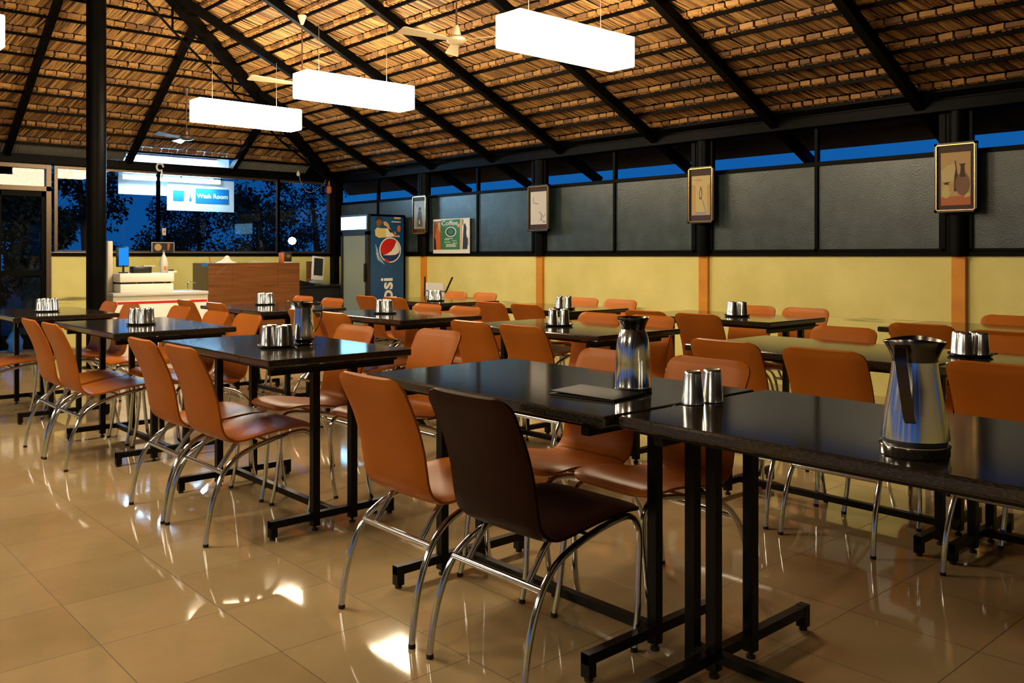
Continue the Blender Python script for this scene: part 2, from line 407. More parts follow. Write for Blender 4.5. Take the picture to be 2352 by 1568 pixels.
# backing skin of all four slopes, and eaves
th.quad([P(XE, Y0-.6, zr(XE)), P(XE, hipY(XE), zr(XE)), P(XRD, YRD, ZRIDGE), P(XRD, Y0+4, ZRIDGE)])
yk = WY-.15
th.quad([P(hipX(yk), yk, zb(yk)), P(XRD, YRD, ZRIDGE), P(X0-.6, yk, zb(yk))])
th.quad([P(XRD, Y0+4, ZRIDGE), P(XRD, YRD, ZRIDGE), P(X0-.5, WY, 2.2), P(X0-.5, Y0, 2.2)])
th.quad([P(XE, Y0-.6, zr(XE)), P(XRD, Y0+4, ZRIDGE), P(X0-.5, Y0-.6, 2.2)])
th.build('ceiling', M_thback, smooth=0)['kind'] = 'structure'
# leaf strips and bound rolls: generic in a slope frame (a = along the eave, s = horizontal distance up from the wall)
def thatch(name, pos, a_rng, s0, pitch, n, wdt, skew):
    L = MB(); RL = MB(); b = L.b; rb = RL.b
    for k in range(n):
        sa = s0+pitch*k; sb_ = sa+pitch
        a0, a1 = a_rng(sa+pitch*.5)
        if a1-a0 < .1: continue
        a = a0
        while a < a1:                          # strips
            wv = wdt*R.uniform(.6, 1.45); j = R.uniform(-.012, .012); dz = R.uniform(0, .012)
            sk = skew+R.uniform(-.012, .012); lo = sa+.055; hi = sb_+.03
            bow = R.uniform(-.012,.012)
            v = []
            for t in (0, .5, 1):
                s_ = lo+(hi-lo)*t; aa = a+sk*t+(bow if t == .5 else 0)
                for q, e in ((0, 0), (.5, -.006), (1, 0)):
                    v.append(b.verts.new(pos(aa+wv*q, s_, -.012*t+.012+dz+e)))
            for r_ in range(2):
                for c_ in range(2):
                    i = r_*3+c_; b.faces.new((v[i], v[i+1], v[i+4], v[i+3]))
            a += wv*.8
        a = a0+R.uniform(0, .1)
        while a < a1:                          # blocks of the bound roll on each purlin
            ln = R.uniform(.1, .15)
            q0 = a+R.uniform(0,.008); q1 = a+ln-R.uniform(.006,.018); c1 = q0+(q1-q0)*R.uniform(.3,.4); c2 = q0+(q1-q0)*R.uniform(.62,.75)
            for (p0, p1, d0, d1, q) in ((.032, .058, -.03, .0, (q0, q1)), (.008, .030, -.024, .004, (q0, c1-.006)), (.008, .030, -.022, .004, (c1+.004, c2-.005)), (.008, .030, -.024, .004, (c2+.004, q1))):
                vv = []
                for aa in q:
                    for s_, z_ in ((sa+p0, d1), (sa+p0+.004, d0), (sa+p1-.004, d0-.003), (sa+p1, d1)):
                        vv.append(rb.verts.new(pos(aa+R.uniform(-.003,.003), s_+R.uniform(-.003,.003), z_+R.uniform(-.005,.003))))
                for f in ((0,1,5,4),(1,2,6,5),(2,3,7,6),(3,2,1,0),(4,5,6,7)): rb.faces.new([vv[i] for i in f])
                if p0 > 0 and R.random() < .75:     # a short tie across the block
                    pass
            if R.random() < .4:                # loose stub of the stitching
                t = a+R.uniform(0, ln)
                vv = [rb.verts.new(pos(t+dx, sa+ds, -.03+dd)) for dx, ds, dd in ((0,.05,0),(.008,.055,0),(.01,.09,-.004),(.002,.085,-.004))]
                rb.faces.new(vv)
            a += ln
    o1 = L.build(name, M_leaf, smooth=0); o1['kind'] = 'structure'
    o2 = RL.build(name, M_roll, smooth=0); o2['kind'] = 'structure'
PR = .262
thatch('ceiling', lambda a, s, z: (WX-s, a, ZR+SR*s+z), lambda s: (-2.6, min(hipY(WX-s), WY-.05)), .16, PR, 25, .022, .10)
PB = .266
thatch('ceiling', lambda a, s, z: (a, WY-s, ZB+SB*s+z), lambda s: (X0 if s < 1 else X0+s*1.3, hipX(WY-s)), .17, PB, 15, .022, .085)
# purlins
def bar(mb, p, q, wd, ht, mi=0):        # rectangular bar from p to q, hung below the line
    p = Vector(p); q = Vector(q); t = (q-p).normalized(); sd = t.cross(Vector((0,0,1))).normalized(); up = sd.cross(t)
    v = []
    for c in (p, q):
        for a_, b_ in ((-1,0),(1,0),(1,-1),(-1,-1)): v.append(mb.b.verts.new(c+sd*a_*wd/2+up*b_*ht))
    for f in ((0,1,2,3),(7,6,5,4),(0,4,5,1),(1,5,6,2),(2,6,7,3),(3,7,4,0)): mb.b.faces.new([v[i] for i in f]).material_index = mi
    return mb
for k in range(26):
    s = .15+PR*k; x = WX-s
    trim(bar(MB(), (x, Y0+s*.6, zr(x)-.012), (x, min(hipY(x), WY-.1), zr(x)-.012), .025, .028), M_black)
for k in range(16):
    s = .16+PB*k; y = WY-s
    trim(bar(MB(), (X0+s*1.3, y, zb(y)-.012), (hipX(y), y, zb(y)-.012), .025, .028), M_black)
# rafters
for Y in (10.98, 9.80, 8.51, 7.29, 5.90, 4.48, 3.14, 1.78, .42, -.95, -2.3, -3.7, -5):
    x1 = XRD
    if Y > YRD: x1 = WX-((ZB+SB*(WY-Y))-ZR)/SR
    trim(bar(MB(), (WX+.61, Y, zr(WX+.61)-.03), (x1, Y, zr(x1)-.03), .07, .09), M_black)
for X in (6.9, 5.64, 4.15, 2.67, 1.18, -.3, -1.8, -3.3, -4.8):
    y1 = hipY(X) if X > XRD else YRD+(XRD-X)*.45
    trim(bar(MB(), (X, WY+.05, zb(WY+.05)-.03), (X, y1, zb(y1)-.03), .07, .09), M_black)
hipA = Vector((WX, WY-.02, ZR-.03)); hipB = Vector((XRD, YRD, ZRIDGE-.03))
trim(bar(MB(), hipA, hipB, .1, .13), M_black)
trim(bar(MB(), (XRD, YRD, ZRIDGE), (XRD, Y0+4, ZRIDGE), .1, .14), M_black)
# light tie rods trussing the hip rafter from below
hd = (hipB-hipA)
def hp(t, dz): v = hipA+hd*t; return (v.x, v.y, v.z-.13-dz)
m = MB(); m.tube([hp(.03,.0), hp(.22,.22), hp(.52,.30), hp(.8,.24)], .014, 8)
for t, dz in ((.12,.12),(.22,.22),(.37,.26),(.52,.3),(.66,.27)): m.tube([hp(t,0), hp(t,dz)], .012, 6)
for t, t2, dz in ((.12,.22,.22),(.3,.37,.26),(.44,.52,.3)): m.tube([hp(t,0), hp(t2,dz)], .012, 6)
trim(m, M_black, 35)
M_corr = mat('grey_corrugated_sheet', (.16,.15,.13), .5)
for xa_, xb__ in ((X0, 2.66), (2.66, 4.12), (5.67, WX-.1)):
    mb = MB(); x_ = xa_; k = 0; pv = None
    while x_ < xb__:
        dz = .012*(k % 2)
        cur = [mb.b.verts.new((x_, WY-.2, zb(WY-.2)+.02+dz)), mb.b.verts.new((x_, WY+.12, zb(WY+.12)-.0+dz))]
        if pv: mb.b.faces.new((pv[0], cur[0], cur[1], pv[1]))
        pv = cur; x_ += .02; k += 1
    trim(mb, M_corr)
# round free-standing column on the left
cx_, cy_ = 3.01, 10.07
cc = MB().lathe([(.1,0),(.1,zb(cy_)-.02)], (cx_, cy_, 0), 32); cc.lathe([(.14,0),(.14,.012),(.1,.012)], (cx_, cy_, 0), 32)
trim(cc, M_black, 35)
# ================================================================== chairs
def shell(v0, v1, name, mt, parent):
    # centre line (x, z) from the top of the back, round the bend, to the front of the seat
    ctl = [(-.035,0,.815),(-.012,0,.76),(.02,0,.68),(.045,0,.6),(.062,0,.53),(.075,0,.475),(.092,0,.44),(.122,0,.418),(.165,0,.408),(.22,0,.409),(.29,0,.417),(.37,0,.428),(.44,0,.437),(.49,0,.436),(.525,0,.424)]
    cl = smooth_path(ctl, 4); n = len(cl)
    tot = [0]
    for a, b in zip(cl, cl[1:]): tot.append(tot[-1]+(b-a).length)
    Lg = tot[-1]; NV = 14; mb = MB(); b = mb.b; rows = []
    i0, i1 = int(v0*(n-1)), int(v1*(n-1))
    for i in range(i0, i1+1):
        p = cl[i]; t = (cl[min(i+1,n-1)]-cl[max(i-1,0)]).normalized(); nr = Vector((-t.z, 0, t.x)) * -1   # towards the back / underside
        if nr.x > 0 and i < n*.35: nr = -nr
        nr = Vector((t.z, 0, -t.x))
        s = tot[i]; e = Lg-s; w0 = .189 - .006*math.sin(PI*min(1, s/(Lg*.75)))
        if s > Lg*.5: w0 = .18+.02*min(1, (s-Lg*.5)/(Lg*.3))
        rr = .05
        for q, r_ in ((s, rr), (e, .075)):
            if q < r_: w0 = w0-r_+math.sqrt(max(0, r_*r_-(r_-q)**2))
        back = max(0, 1-s/(Lg*.55)); seat = max(0, (s-Lg*.55)/(Lg*.45))
        top = []; bot = []
        for j in range(NV+1):
            v = -1+2*j/NV; ed = math.sqrt(max(0, 1-abs(v)**5))
            cup = (v*v)*(.013*min(1, back*2.2)*min(1, .3+s/.25)) ; dish = (v*v)*(.014*math.sin(PI*min(1, seat*1.1)) )
            off = -nr*cup + Vector((0,0,1))*dish
            th_ = .012*(.35+.65*ed)
            if s < .012 or e < .012: th_ *= .6
            y = v*w0
            base = p+off
            top.append(b.verts.new(base-nr*th_+Vector((0,y,0)))); bot.append(b.verts.new(base+nr*th_+Vector((0,y,0))))
        rows.append((top, bot))
    for (t1, b1), (t2, b2) in zip(rows, rows[1:]):
        for j in range(NV):
            b.faces.new((t1[j], t1[j+1], t2[j+1], t2[j])); b.faces.new((b1[j+1], b1[j], b2[j], b2[j+1]))
        b.faces.new((t1[0], t2[0], b2[0], b1[0])); b.faces.new((t1[-1], b1[-1], b2[-1], t2[-1]))
    t, q = (rows[0] if v0 == 0 else rows[-1])
    for j in range(NV): b.faces.new((t[j], q[j], q[j+1], t[j+1]))
    return mb.build(name, mt, parent, 60)
def make_chair(name, mt):
    r = empty(name)
    shell(0, .52, 'backrest', mt, r); shell(.5, 1, 'seat', mt, r)
    for s in (-1, 1):
        rear = smooth_path([(0,s*.205,.012),(.012,s*.203,.1),(.035,s*.199,.19),(.08,s*.193,.285),(.15,s*.18,.345),(.25,s*.168,.378),(.35,s*.16,.398)], 5)
        front = smooth_path([(.35,s*.16,.398),(.44,s*.158,.41),(.49,s*.158,.405),(.521,s*.159,.375),(.53,s*.16,.32),(.52,s*.163,.2),(.51,s*.168,.1),(.49,s*.172,.012)], 5)
        a = MB().tube(rear, .0105, 12).build('leg', M_chrome, r, 60); b = MB().tube(front, .0105, 12).build('leg', M_chrome, r, 60)
        MB().lathe([(.0115,0),(.0115,.013)], (0,s*.205,0), 12).build('rubber_foot', M_rubber, a)
        MB().lathe([(.0115,0),(.0115,.013)], (.489,s*.172,0), 12).build('rubber_foot', M_rubber, b)
        MB().tube(smooth_path([(.085,s*.13,.29),(.115,s*.13,.33),(.15,s*.13,.375),(.17,s*.13,.395)], 3), .0095, 10).build('seat_strut', M_chrome, r, 60)
    MB().tube([(.083,-.193,.29),(.083,.193,.29)], .0105, 12).build('stretcher', M_chrome, r, 60)
    MB().tube([(.3,-.16,.388),(.3,.16,.388)], .009, 10).build('seat_bearer', M_chrome, r, 60)
    reg(r); return r
chair0 = make_chair('dining_chair', M_orange); used0 = [False]
def chair(x, y, side, label, group, rz=0):
    if not used0[0]: c = chair0; used0[0] = True
    else: c = copy_tree(chair0)
    c.location = (x, y, 0); c.rotation_euler = (0, 0, (0 if side == 'L' else PI)+rz)
    return tag(c, label, 'chair', group)
# ================================================================== tables
ZT = .77
def table(name, x, y, W=.72, L=1.18, spread=.47, foot=.31, label='', base='std', rz=0):
    t = tag(empty('dining_table', (x, y, 0), rz), label, 'table', 'black granite topped tables')
    MB().bx(-W/2, W/2, -L/2, L/2, ZT-.032, ZT, bev=.007).build('tabletop', M_gran, t, 15)
    MB().bx(-W/2+.05, W/2-.05, -L/2+.05, L/2-.05, ZT-.05, ZT-.032).build('subtop', M_dark, t)
    q = .015
    for s in (-1, 1):
        yy = s*spread; f = foot
        fb = MB().bx(-f, f, yy-q, yy+q, .05, .08)
        for e in (-1, 1): fb.bx(e*f-q*e-q, e*f-q*e+q, yy-q-.001, yy+q+.001, .012, .081)
        fb = fb.build('foot_bar', M_iron, t)
        for e in (-1, 1): MB().lathe([(.013,0),(.013,.013)], (e*(f-q), yy, 0), 12).build('levelling_foot', M_rubber, fb)
        for px in (-.095, .095):
            if base == 'single' and s < 0:
                if px > 0: continue
                px = 0
            p = MB().bx(px-q*1.1, px+q*1.1, yy-q*1.1, yy+q*1.1, .022, ZT-.05).build('post', M_iron, t)
            MB().lathe([(.014,0),(.014,.01),(.006,.01),(.006,.023)], (px, yy, 0), 12).build('levelling_foot', M_rubber, p)
        MB().bx(-f, f, yy-q, yy+q, ZT-.075, ZT-.0505).build('top_rail', M_iron, t)
    MB().bx(-q, q, -spread, spread, .051, .079).build('stretcher', M_iron, t)
    return t
def table_pin(x, y, label, W=.72, L=1.18, yb=.5):
    # pinwheel foot: wide foot bar with two posts, a third post on the end of the stretcher
    t = tag(empty('dining_table', (x, y, 0)), label, 'table', 'black granite topped tables')
    MB().bx(-W/2, W/2, -L/2, L/2, ZT-.032, ZT, bev=.007).build('tabletop', M_gran, t, 15)
    MB().bx(-W/2+.05, W/2-.05, -L/2+.03, L/2-.02, ZT-.05, ZT-.032).build('subtop', M_dark, t)
    q = .015
    for s in (1, -1):
        yy = s*yb; f = .45
        fb = MB().bx(-f, f, yy-q, yy+q, .05, .08)
        for e in (-1, 1): fb.bx(e*f-q*e-q, e*f-q*e+q, yy-q-.001, yy+q+.001, .012, .081)
        fb = fb.build('foot_bar', M_iron, t)
        for e in (-1, 1): MB().lathe([(.013,0),(.013,.013)], (e*(f-q), yy, 0), 12).build('levelling_foot', M_rubber, fb)
        for px, py in ((-.05, yy), (.136, yy), (-.05, s*(L/2-.017))):
            if s < 0 and py != yy: continue
            p = MB().bx(px-q*1.1, px+q*1.1, py-q*1.1, py+q*1.1, .022, ZT-.05).build('post', M_iron, t)
            MB().lathe([(.014,0),(.014,.01),(.006,.01),(.006,.023)], (px, py, 0), 12).build('levelling_foot', M_rubber, p)
        MB().bx(-.3, .3, yy-q, yy+q, ZT-.075, ZT-.0505).build('top_rail', M_iron, t)
    MB().bx(-q-.05, q-.05, -yb, L/2-.03, .051, .079).build('stretcher', M_iron, t)
    return t
table_pin(2.155, .985, 'nearest black granite table, carrying the big conical steel jug, joined to the table behind it')
table('A', 2.12, 2.18, base='single', label='front black granite table with the straight steel flask and black folder on it')
table('T3', 2.03, 3.95, spread=.5, label='black table left of centre carrying the slim handled jug and a ring of tumblers')
table('T4', 1.98, 5.71, label='black table on the left, third from the camera, with blue sheen and one tumbler tray')
table('T5', 1.88, 7.52, spread=.5, label='farthest left black table, beside the dark doorway')
table('T14', 3.50, 6.98, W=.76, label='black table right in front of the walnut counter')
table('T6', 3.74, 5.48, label='black table in the centre row below the blue drinks cooler')
table('T7', 3.86, 3.80, label='black table in the centre row directly behind the steel flask')
table('T10', 3.87, 2.06, spread=.52, label='black table in the centre row behind the conical jug, reflecting the yellow wall')
table('T11', 3.87, .87, spread=.54, label='black table at the right picture edge holding upturned tumblers, end to end with its neighbour')
table('T9', 5.405, 3.72, spread=.55, label='black table by the right wall under the picture of the robed figure')
table('T8', 5.22, 5.36, label='black table by the right wall below the white branch picture')
table('T13', 5.23, 7.0, spread=.52, label='farthest black table, under the green poster on the wall sill')
table('T12', 5.62, 1.93, label='black table by the right wall under the still life picture')
# (x of rear feet, centre y, side, where, turn)
CH = [
 (1.575, 2.42, 'L', 'orange vinyl chair beside the dark brown chair, back to the camera', 'chairs at the front table', 0),
 (1.485, 3.755, 'L', 'orange chair, nearer of the two backs at the table with the slim handled jug', 'chairs at the jug table', .01),
 (1.475, 4.195, 'L', 'orange chair half hidden behind its neighbour at the slim jug table', 'chairs at the jug table', 0),
 (1.425, 5.515, 'L', 'orange chair with bluish seat, right one of the pair at the third left table', 'chairs at the third left table', .01),
 (1.42, 5.955, 'L', 'orange chair, left one of the pair at the third left table', 'chairs at the third left table', .0),
 (1.27, 7.31, 'L', 'orange chair cut by the left picture edge, only its seat showing', 'chairs at the farthest left table', 0),
 (2.68, 2.39, 'R', 'orange chair facing us behind the steel flask at the front table', 'chairs at the front table', 0),
 (2.73, 1.965, 'R', 'orange chair facing us behind the two loose tumblers at the front table', 'chairs at the front table', -.03),
 (2.60, 4.22, 'R', 'orange chair facing us across the slim jug table, right of the jug', 'chairs at the jug table', .01),
 (2.76, 3.67, 'R', 'orange chair facing us, full back showing between the slim jug table and front table', 'chairs at the jug table', .01),
 (2.54, 5.93, 'R', 'orange chair facing us, left of two beyond the third left table', 'chairs at the third left table', 0),
 (2.57, 5.49, 'R', 'orange chair facing us, right of two beyond the third left table', 'chairs at the third left table', .01),
 (2.60, 6.73, 'R', 'shaded orange chair in front of the white freezer', 'chairs at the farthest left table', .0),
 (2.42, 7.80, 'R', 'orange chair beside the round black column, left of two overlapping', 'chairs at the farthest left table', 0),
 (2.45, 7.37, 'R', 'orange chair beside the round black column, right of two overlapping', 'chairs at the farthest left table', 0),
 (3.06, 7.69, 'L', 'orange chair between freezer and walnut counter, left of the pair', 'chairs at the counter table', .01),
 (3.06, 7.05, 'L', 'orange chair with pale top edge before the walnut counter, right of the pair', 'chairs at the counter table', .01),
 (4.16, 7.67, 'R', 'orange chair facing us above the slim jug at the counter table', 'chairs at the counter table', 0),
 (4.14, 7.09, 'R', 'orange chair facing us right of the slim jug at the counter table', 'chairs at the counter table', 0),
 (3.115, 5.72, 'L', 'orange chair with its back to us just right of the slim jug handle', 'chairs at the table below the cooler', .01),
 (3.13, 5.28, 'L', 'orange chair with its back to us, second to the right of the slim jug', 'chairs at the table below the cooler', 0),
 (4.20, 5.72, 'R', 'orange chair facing us at the table below the cooler, left of the pair', 'chairs at the table below the cooler', 0),
 (4.21, 5.25, 'R', 'orange chair facing us at the table below the cooler, right of the pair', 'chairs at the table below the cooler', 0),
 (3.315, 4.045, 'L', 'orange chair back left of centre row table, left of two above the front table', 'chairs at the table behind the flask', 0),
 (3.32, 3.60, 'L', 'orange chair back right of two above the front table, left of the flask', 'chairs at the table behind the flask', .01),
 (4.40, 4.04, 'R', 'orange chair facing us left of the flask neck across the centre table', 'chairs at the table behind the flask', 0),
 (4.45, 3.63, 'R', 'orange chair facing us right of the flask neck across the centre table', 'chairs at the table behind the flask', 0),
 (3.42, 2.345, 'L', 'orange chair back right of the flask, at the table with yellow reflections', 'chairs at the table with yellow reflections', 0),
 (3.40, 1.85, 'L', 'wide orange chair back left of the conical jug', 'chairs at the table with yellow reflections', 0),
 (3.42, 1.18, 'L', 'dark orange chair back right of the conical jug', 'chairs at the right edge table', 0),
 (4.50, 2.35, 'R', 'orange chair facing us between the two backs left of the conical jug', 'chairs at the table with yellow reflections', 0),
 (4.57, 1.62, 'R', 'orange chair facing us behind the tumblers at the right picture edge', 'chairs at the table with yellow reflections', 0),
 (4.87, 4.0, 'L', 'orange chair back at the wall table under the robed figure, left of two', 'chairs at the wall table under the robed figure', 0),
 (4.87, 3.555, 'L', 'orange chair back at the wall table under the robed figure, right of two', 'chairs at the wall table under the robed figure', 0),
 (5.94, 3.83, 'R', 'orange chair facing us beside the tumblers at the wall, left of two', 'chairs at the wall table under the robed figure', 0),
 (5.94, 3.395, 'R', 'orange chair facing us at the wall, right of two at the same table', 'chairs at the wall table under the robed figure', 0),
 (4.80, 5.605, 'L', 'orange chair back at the wall table below the branch picture, left of two', 'chairs at the wall table below the branch picture', .01),
 (4.80, 5.16, 'L', 'orange chair back at the wall table below the branch picture, right of two', 'chairs at the wall table below the branch picture', 0),
 (5.89, 5.60, 'R', 'orange chair facing us half behind tumblers below the branch picture', 'chairs at the wall table below the branch picture', 0),
 (5.89, 5.15, 'R', 'orange chair facing us alone at the wall table end below the branch picture', 'chairs at the wall table below the branch picture', 0),
 (5.88, 7.48, 'R', 'orange chair at the farthest wall table, left of two overlapping backs', 'chairs at the farthest table', 0),
 (5.93, 7.05, 'R', 'orange chair at the farthest wall table, right of two overlapping backs', 'chairs at the farthest table', 0),
 (4.65, 7.27, 'L', 'orange chair back in front of the blue drinks cooler, left of two', 'chairs at the farthest table', 0),
 (4.68, 6.84, 'L', 'orange chair back in front of the blue drinks cooler, right of two', 'chairs at the farthest table', 0),
 (5.08, 2.17, 'L', 'orange chair back rising behind the conical jug mouth', 'chairs at the wall table under the still life', 0),
 (4.90, 1.66, 'L', 'orange chair back by the right picture edge, under the still life', 'chairs at the wall table under the still life', 0),
 (6.165, 2.07, 'R', 'orange chair facing us, pushed to the right wall under the still life', 'chairs at the wall table under the still life', 0),
]
for x, y, sd, lab, grp, rz in CH: chair(x, y, sd, lab, grp, rz)
dk = make_chair('dining_chair', M_brown); dk.location = (1.575, 1.918, 0)
tag(dk, 'dark brown chair with chrome legs in the foreground, back to the camera', 'chair', 'chairs at the front table')
# ================================================================== tableware
tumbler0 = None
def tumbler(x, y, z, label, group):
    global tumbler0
    if tumbler0 is None:
        tumbler0 = MB().lathe([(r_*.97, z_*.97) for r_, z_ in [(.0325,0),(.0335,.001),(.0335,.004),(.0325,.006),(.0322,.022),(.0315,.023),(.0272,.092),(.0255,.0975),(.022,.1),(.02,.099),(0,.0985)]], seg=28).build('tumbler', M_steel, None, 50); o_ = tumbler0
    else:
        o_ = tumbler0.copy(); C.objects.link(o_)
    o_.location = (x, y, z); o_.rotation_euler = (0,0,R.uniform(0,6))
    return tag(o_, label, 'cup', group)
def tray(x, y, z, label, r=.1):
    mb = MB().lathe([(0,0),(r-.01,0),(r,.004),(r+.004,.012),(r+.001,.012),(r-.004,.006),(0,.005)], (0,0,0), 32)
    o_ = mb.build('cup_tray', M_plastic); o_.location = (x, y, z)
    return tag(o_, label, 'tray', 'cup trays')
def cluster(x, y, spots, place, r=.1):
    tray(x, y, ZT+.0005, 'round dark tray holding upturned steel tumblers %s' % place, r)
    for k, (u, v, lab) in enumerate(spots):     # u to the right, v away as seen from the camera
        tumbler(x+CS*u+SN*v, y-SN*u+CS*v, ZT+.0062, '%s upturned steel tumbler on the tray %s' % (lab, place), 'tumblers on the tray '+place)
ring5 = [(-.036,-.034,'front left'),(.034,-.036,'front right'),(-.034,.034,'rear left'),(.038,.033,'rear right')]
ring4 = [(-.037,-.03,'front left'),(.031,-.036,'front right'),(-.032,.036,'rear left'),(.037,.031,'rear right')]
ring3 = [(-.038,-.02,'left'),(.036,-.03,'right'),(0,.045,'rear')]
def base(px, py): return on_z(px, py, ZT)
x, y = base(641, 797); cluster(x, y+.02, ring5, 'beside the slim handled jug', .086)
x, y = base(325, 745); cluster(x, y, ring4, 'on the third left table', .086)
x, y = base(108, 715.5); cluster(x, y, ring5, 'on the farthest left table', .086)
x, y = base(609, 699.5); cluster(x, y, ring4, 'before the walnut counter', .086)
x, y = base(884, 719.5); cluster(x, y, ring3, 'below the blue drinks cooler', .086)
x, y = base(1283, 748); cluster(x, y, ring5, 'on the table behind the flask', .086)
x, y = base(1296, 709.5); cluster(x, y, ring4, 'below the white branch picture', .086)
x, y = base(1693, 726); cluster(x, y, ring5, 'under the robed figure picture', .086)
x, y = base(1000, 691); cluster(x, y, ring3, 'under the green poster', .086)
x, y = base(2228, 817); cluster(x, y, ring4, 'at the right picture edge', .086)
x, y = base(1591, 928); tumbler(x, y, ZT+.0005, 'left of two upturned steel tumblers standing loose on the front table', 'loose tumblers on the front table')
x, y = base(1636, 923); tumbler(x, y, ZT+.0005, 'right of two upturned steel tumblers standing loose on the front table', 'loose tumblers on the front table')
# straight vacuum flask
x, y = base(1454, 898)
fl = tag(empty('vacuum_flask', (x, y, ZT+.0005), 0), 'straight steel flask with flared black mouth on the front table by the folder', 'flask')
MB().lathe([(.056,0),(.06,.002),(.06,.008),(.057,.0095)], seg=40).build('base_ring', M_plastic, fl)
MB().lathe([(.0575,.0095),(.0585,.011),(.0585,.018),(.0575,.02),(.0565,.09),(.0545,.13),(.051,.158),(.046,.178),(.0395,.193),(.0375,.197)], seg=48).build('body', M_mirror, fl, 60)
MB().lathe([(.0372,.1971),(.039,.205),(.0455,.222),(.052,.2345),(.0515,.2355),(.0445,.223),(.036,.204),(0,.2)], seg=48, shape=lambda x_,y_,z_,a,r_: (x_*(1+.08*max(0,math.cos(a))**6*(z_>.22)), y_, z_)).build('mouth', M_steel_dark, fl, 60)
def strap(pts, wd, th_, name, mt, parent, side):
    pts = smooth_path(pts, 6); mb = MB(); rows = []
    side = Vector(side)
    for i, p in enumerate(pts):
        t = (pts[min(i+1,len(pts)-1)]-pts[max(i-1,0)]).normalized(); n_ = t.cross(side).normalized()
        ww = wd(i/(len(pts)-1)) if callable(wd) else wd
        rows.append([mb.b.verts.new(p+side*sx*ww/2+n_*sn*th_/2) for sx, sn in ((-1,-1),(1,-1),(1,1),(-1,1))])
    for a, b in zip(rows, rows[1:]):
        for k in range(4): mb.b.faces.new((a[k], a[(k+1)%4], b[(k+1)%4], b[k]))
    mb.b.faces.new(rows[0][::-1]); mb.b.faces.new(rows[-1])
    return mb.build(name, mt, parent, 40)
# handle points away from the camera, behind the flask
strap([(.046,.0,.222),(.075,.0,.224),(.088,.0,.2),(.085,0,.15),(.062,0,.1)], .016, .003, 'handle', M_steel_dark, fl, (0,1,0)); fl.rotation_euler[2] = math.radians(48)
# slim handled jug
x, y = base(697, 791)
jg = tag(empty('steel_jug', (x, y, ZT+.0005), 0), 'slim steel jug with pouring lip and black loop handle beside the tumbler ring', 'jug')
MB().lathe([(.046,0),(.048,.004),(.042,.008),(.042,.013),(.05,.022),(.052,.028)], seg=40).build('foot', M_steel_dark, jg, 60)
MB().lathe([(.052,.028),(.053,.034),(.0525,.05),(.05,.09),(.046,.13),(.0425,.16),(.0405,.178)], seg=48).build('body', M_mirror, jg, 60)
MB().lathe([(.0405,.178),(.0405,.184),(.044,.195),(.049,.206),(.047,.2065),(.041,.192),(0,.188)], seg=48, shape=lambda x_,y_,z_,a,r_: (x_*(1+.6*max(0,-math.cos(a))**4*max(0,(z_-.186)/.02)), y_*(1-.12*max(0,-math.cos(a))), z_+.006*max(0,-math.cos(a))**4*(z_>.2))).build('mouth', M_steel_dark, jg, 60)
strap([(.047,0,.205),(.07,0,.205),(.085,0,.198),(.09,0,.17),(.085,0,.12),(.07,0,.085),(.053,0,.062)], .014, .004, 'handle', M_steel_dark, jg, (0,1,0)); jg.rotation_euler[2] = -math.asin(SN)
MB().lathe([(0,.204),(.008,.205),(.009,.212),(.006,.216),(0,.217)], (.0,-.03,0), 14).build('lid_knob', M_plastic, jg)
# big conical jug
x, y = base(2101, 1043)
bj = tag(empty('steel_jug', (x, y, ZT+.0005), 0), 'big conical steel jug with wide black mouth and strap handle, nearest to the camera', 'jug')
MB().lathe([(.072,0),(.0755,.003),(.0755,.02),(.078,.024),(.0775,.028),(.072,.03)], seg=56).build('base_ring', M_mirror, bj, 60)
MB().lathe([(.0705,.03),(.0705,.036),(.07,.038)], seg=56).build('black_band', M_plastic, bj, 60)
MB().lathe([(.07,.038),(.0755,.041),(.0745,.05),(.066,.11),(.0575,.16),(.0515,.2),(.0495,.222)], seg=56).build('body', M_mirror, bj, 60)
def lip(x_, y_, z_, a, r_):
    k = max(0, (z_-.232)/.04); c_ = math.cos(a)
    return (x_*(1+.17*k*abs(c_)**3), y_*(1-.04*k), z_+.010*k*(abs(math.sin(a))**2)-.0*k)
MB().lathe([(.0495,.222),(.05,.23),(.054,.25),(.060,.268),(.059,.269),(.0525,.25),(.0475,.226),(0,.21)], seg=64, shape=lip).build('mouth', M_steel_dark, bj, 60)
bj.rotation_euler[2] = -math.asin(SN)-math.radians(28); bj.scale = (.93,.93,.91)
strap([(-.022,-.056,.262),(-.024,-.07,.264),(-.025,-.083,.252),(-.022,-.088,.22),(-.015,-.085,.16),(-.008,-.075,.1),(-.004,-.071,.085)], lambda t: .026-.002*t, .003, 'handle', M_steel_dark, bj, (.98,.17,0))
# menu folder
x0, y0 = on_z(1370, 907, ZT)
fo = tag(empty('menu_folder', (x0, y0, ZT+.0006), math.radians(8)), 'thin black folder lying on the front table beside the steel flask', 'folder')
MB().bx(-.085, .085, -.12, .12, 0, .004, bev=.0015).build('cover', M_cover, fo)
MB().box((0,0,.0085), (.165,.235,.004), bev=.0015, rot=Matrix.Rotation(.025, 3, 'X')).build('cover', M_cover, fo)
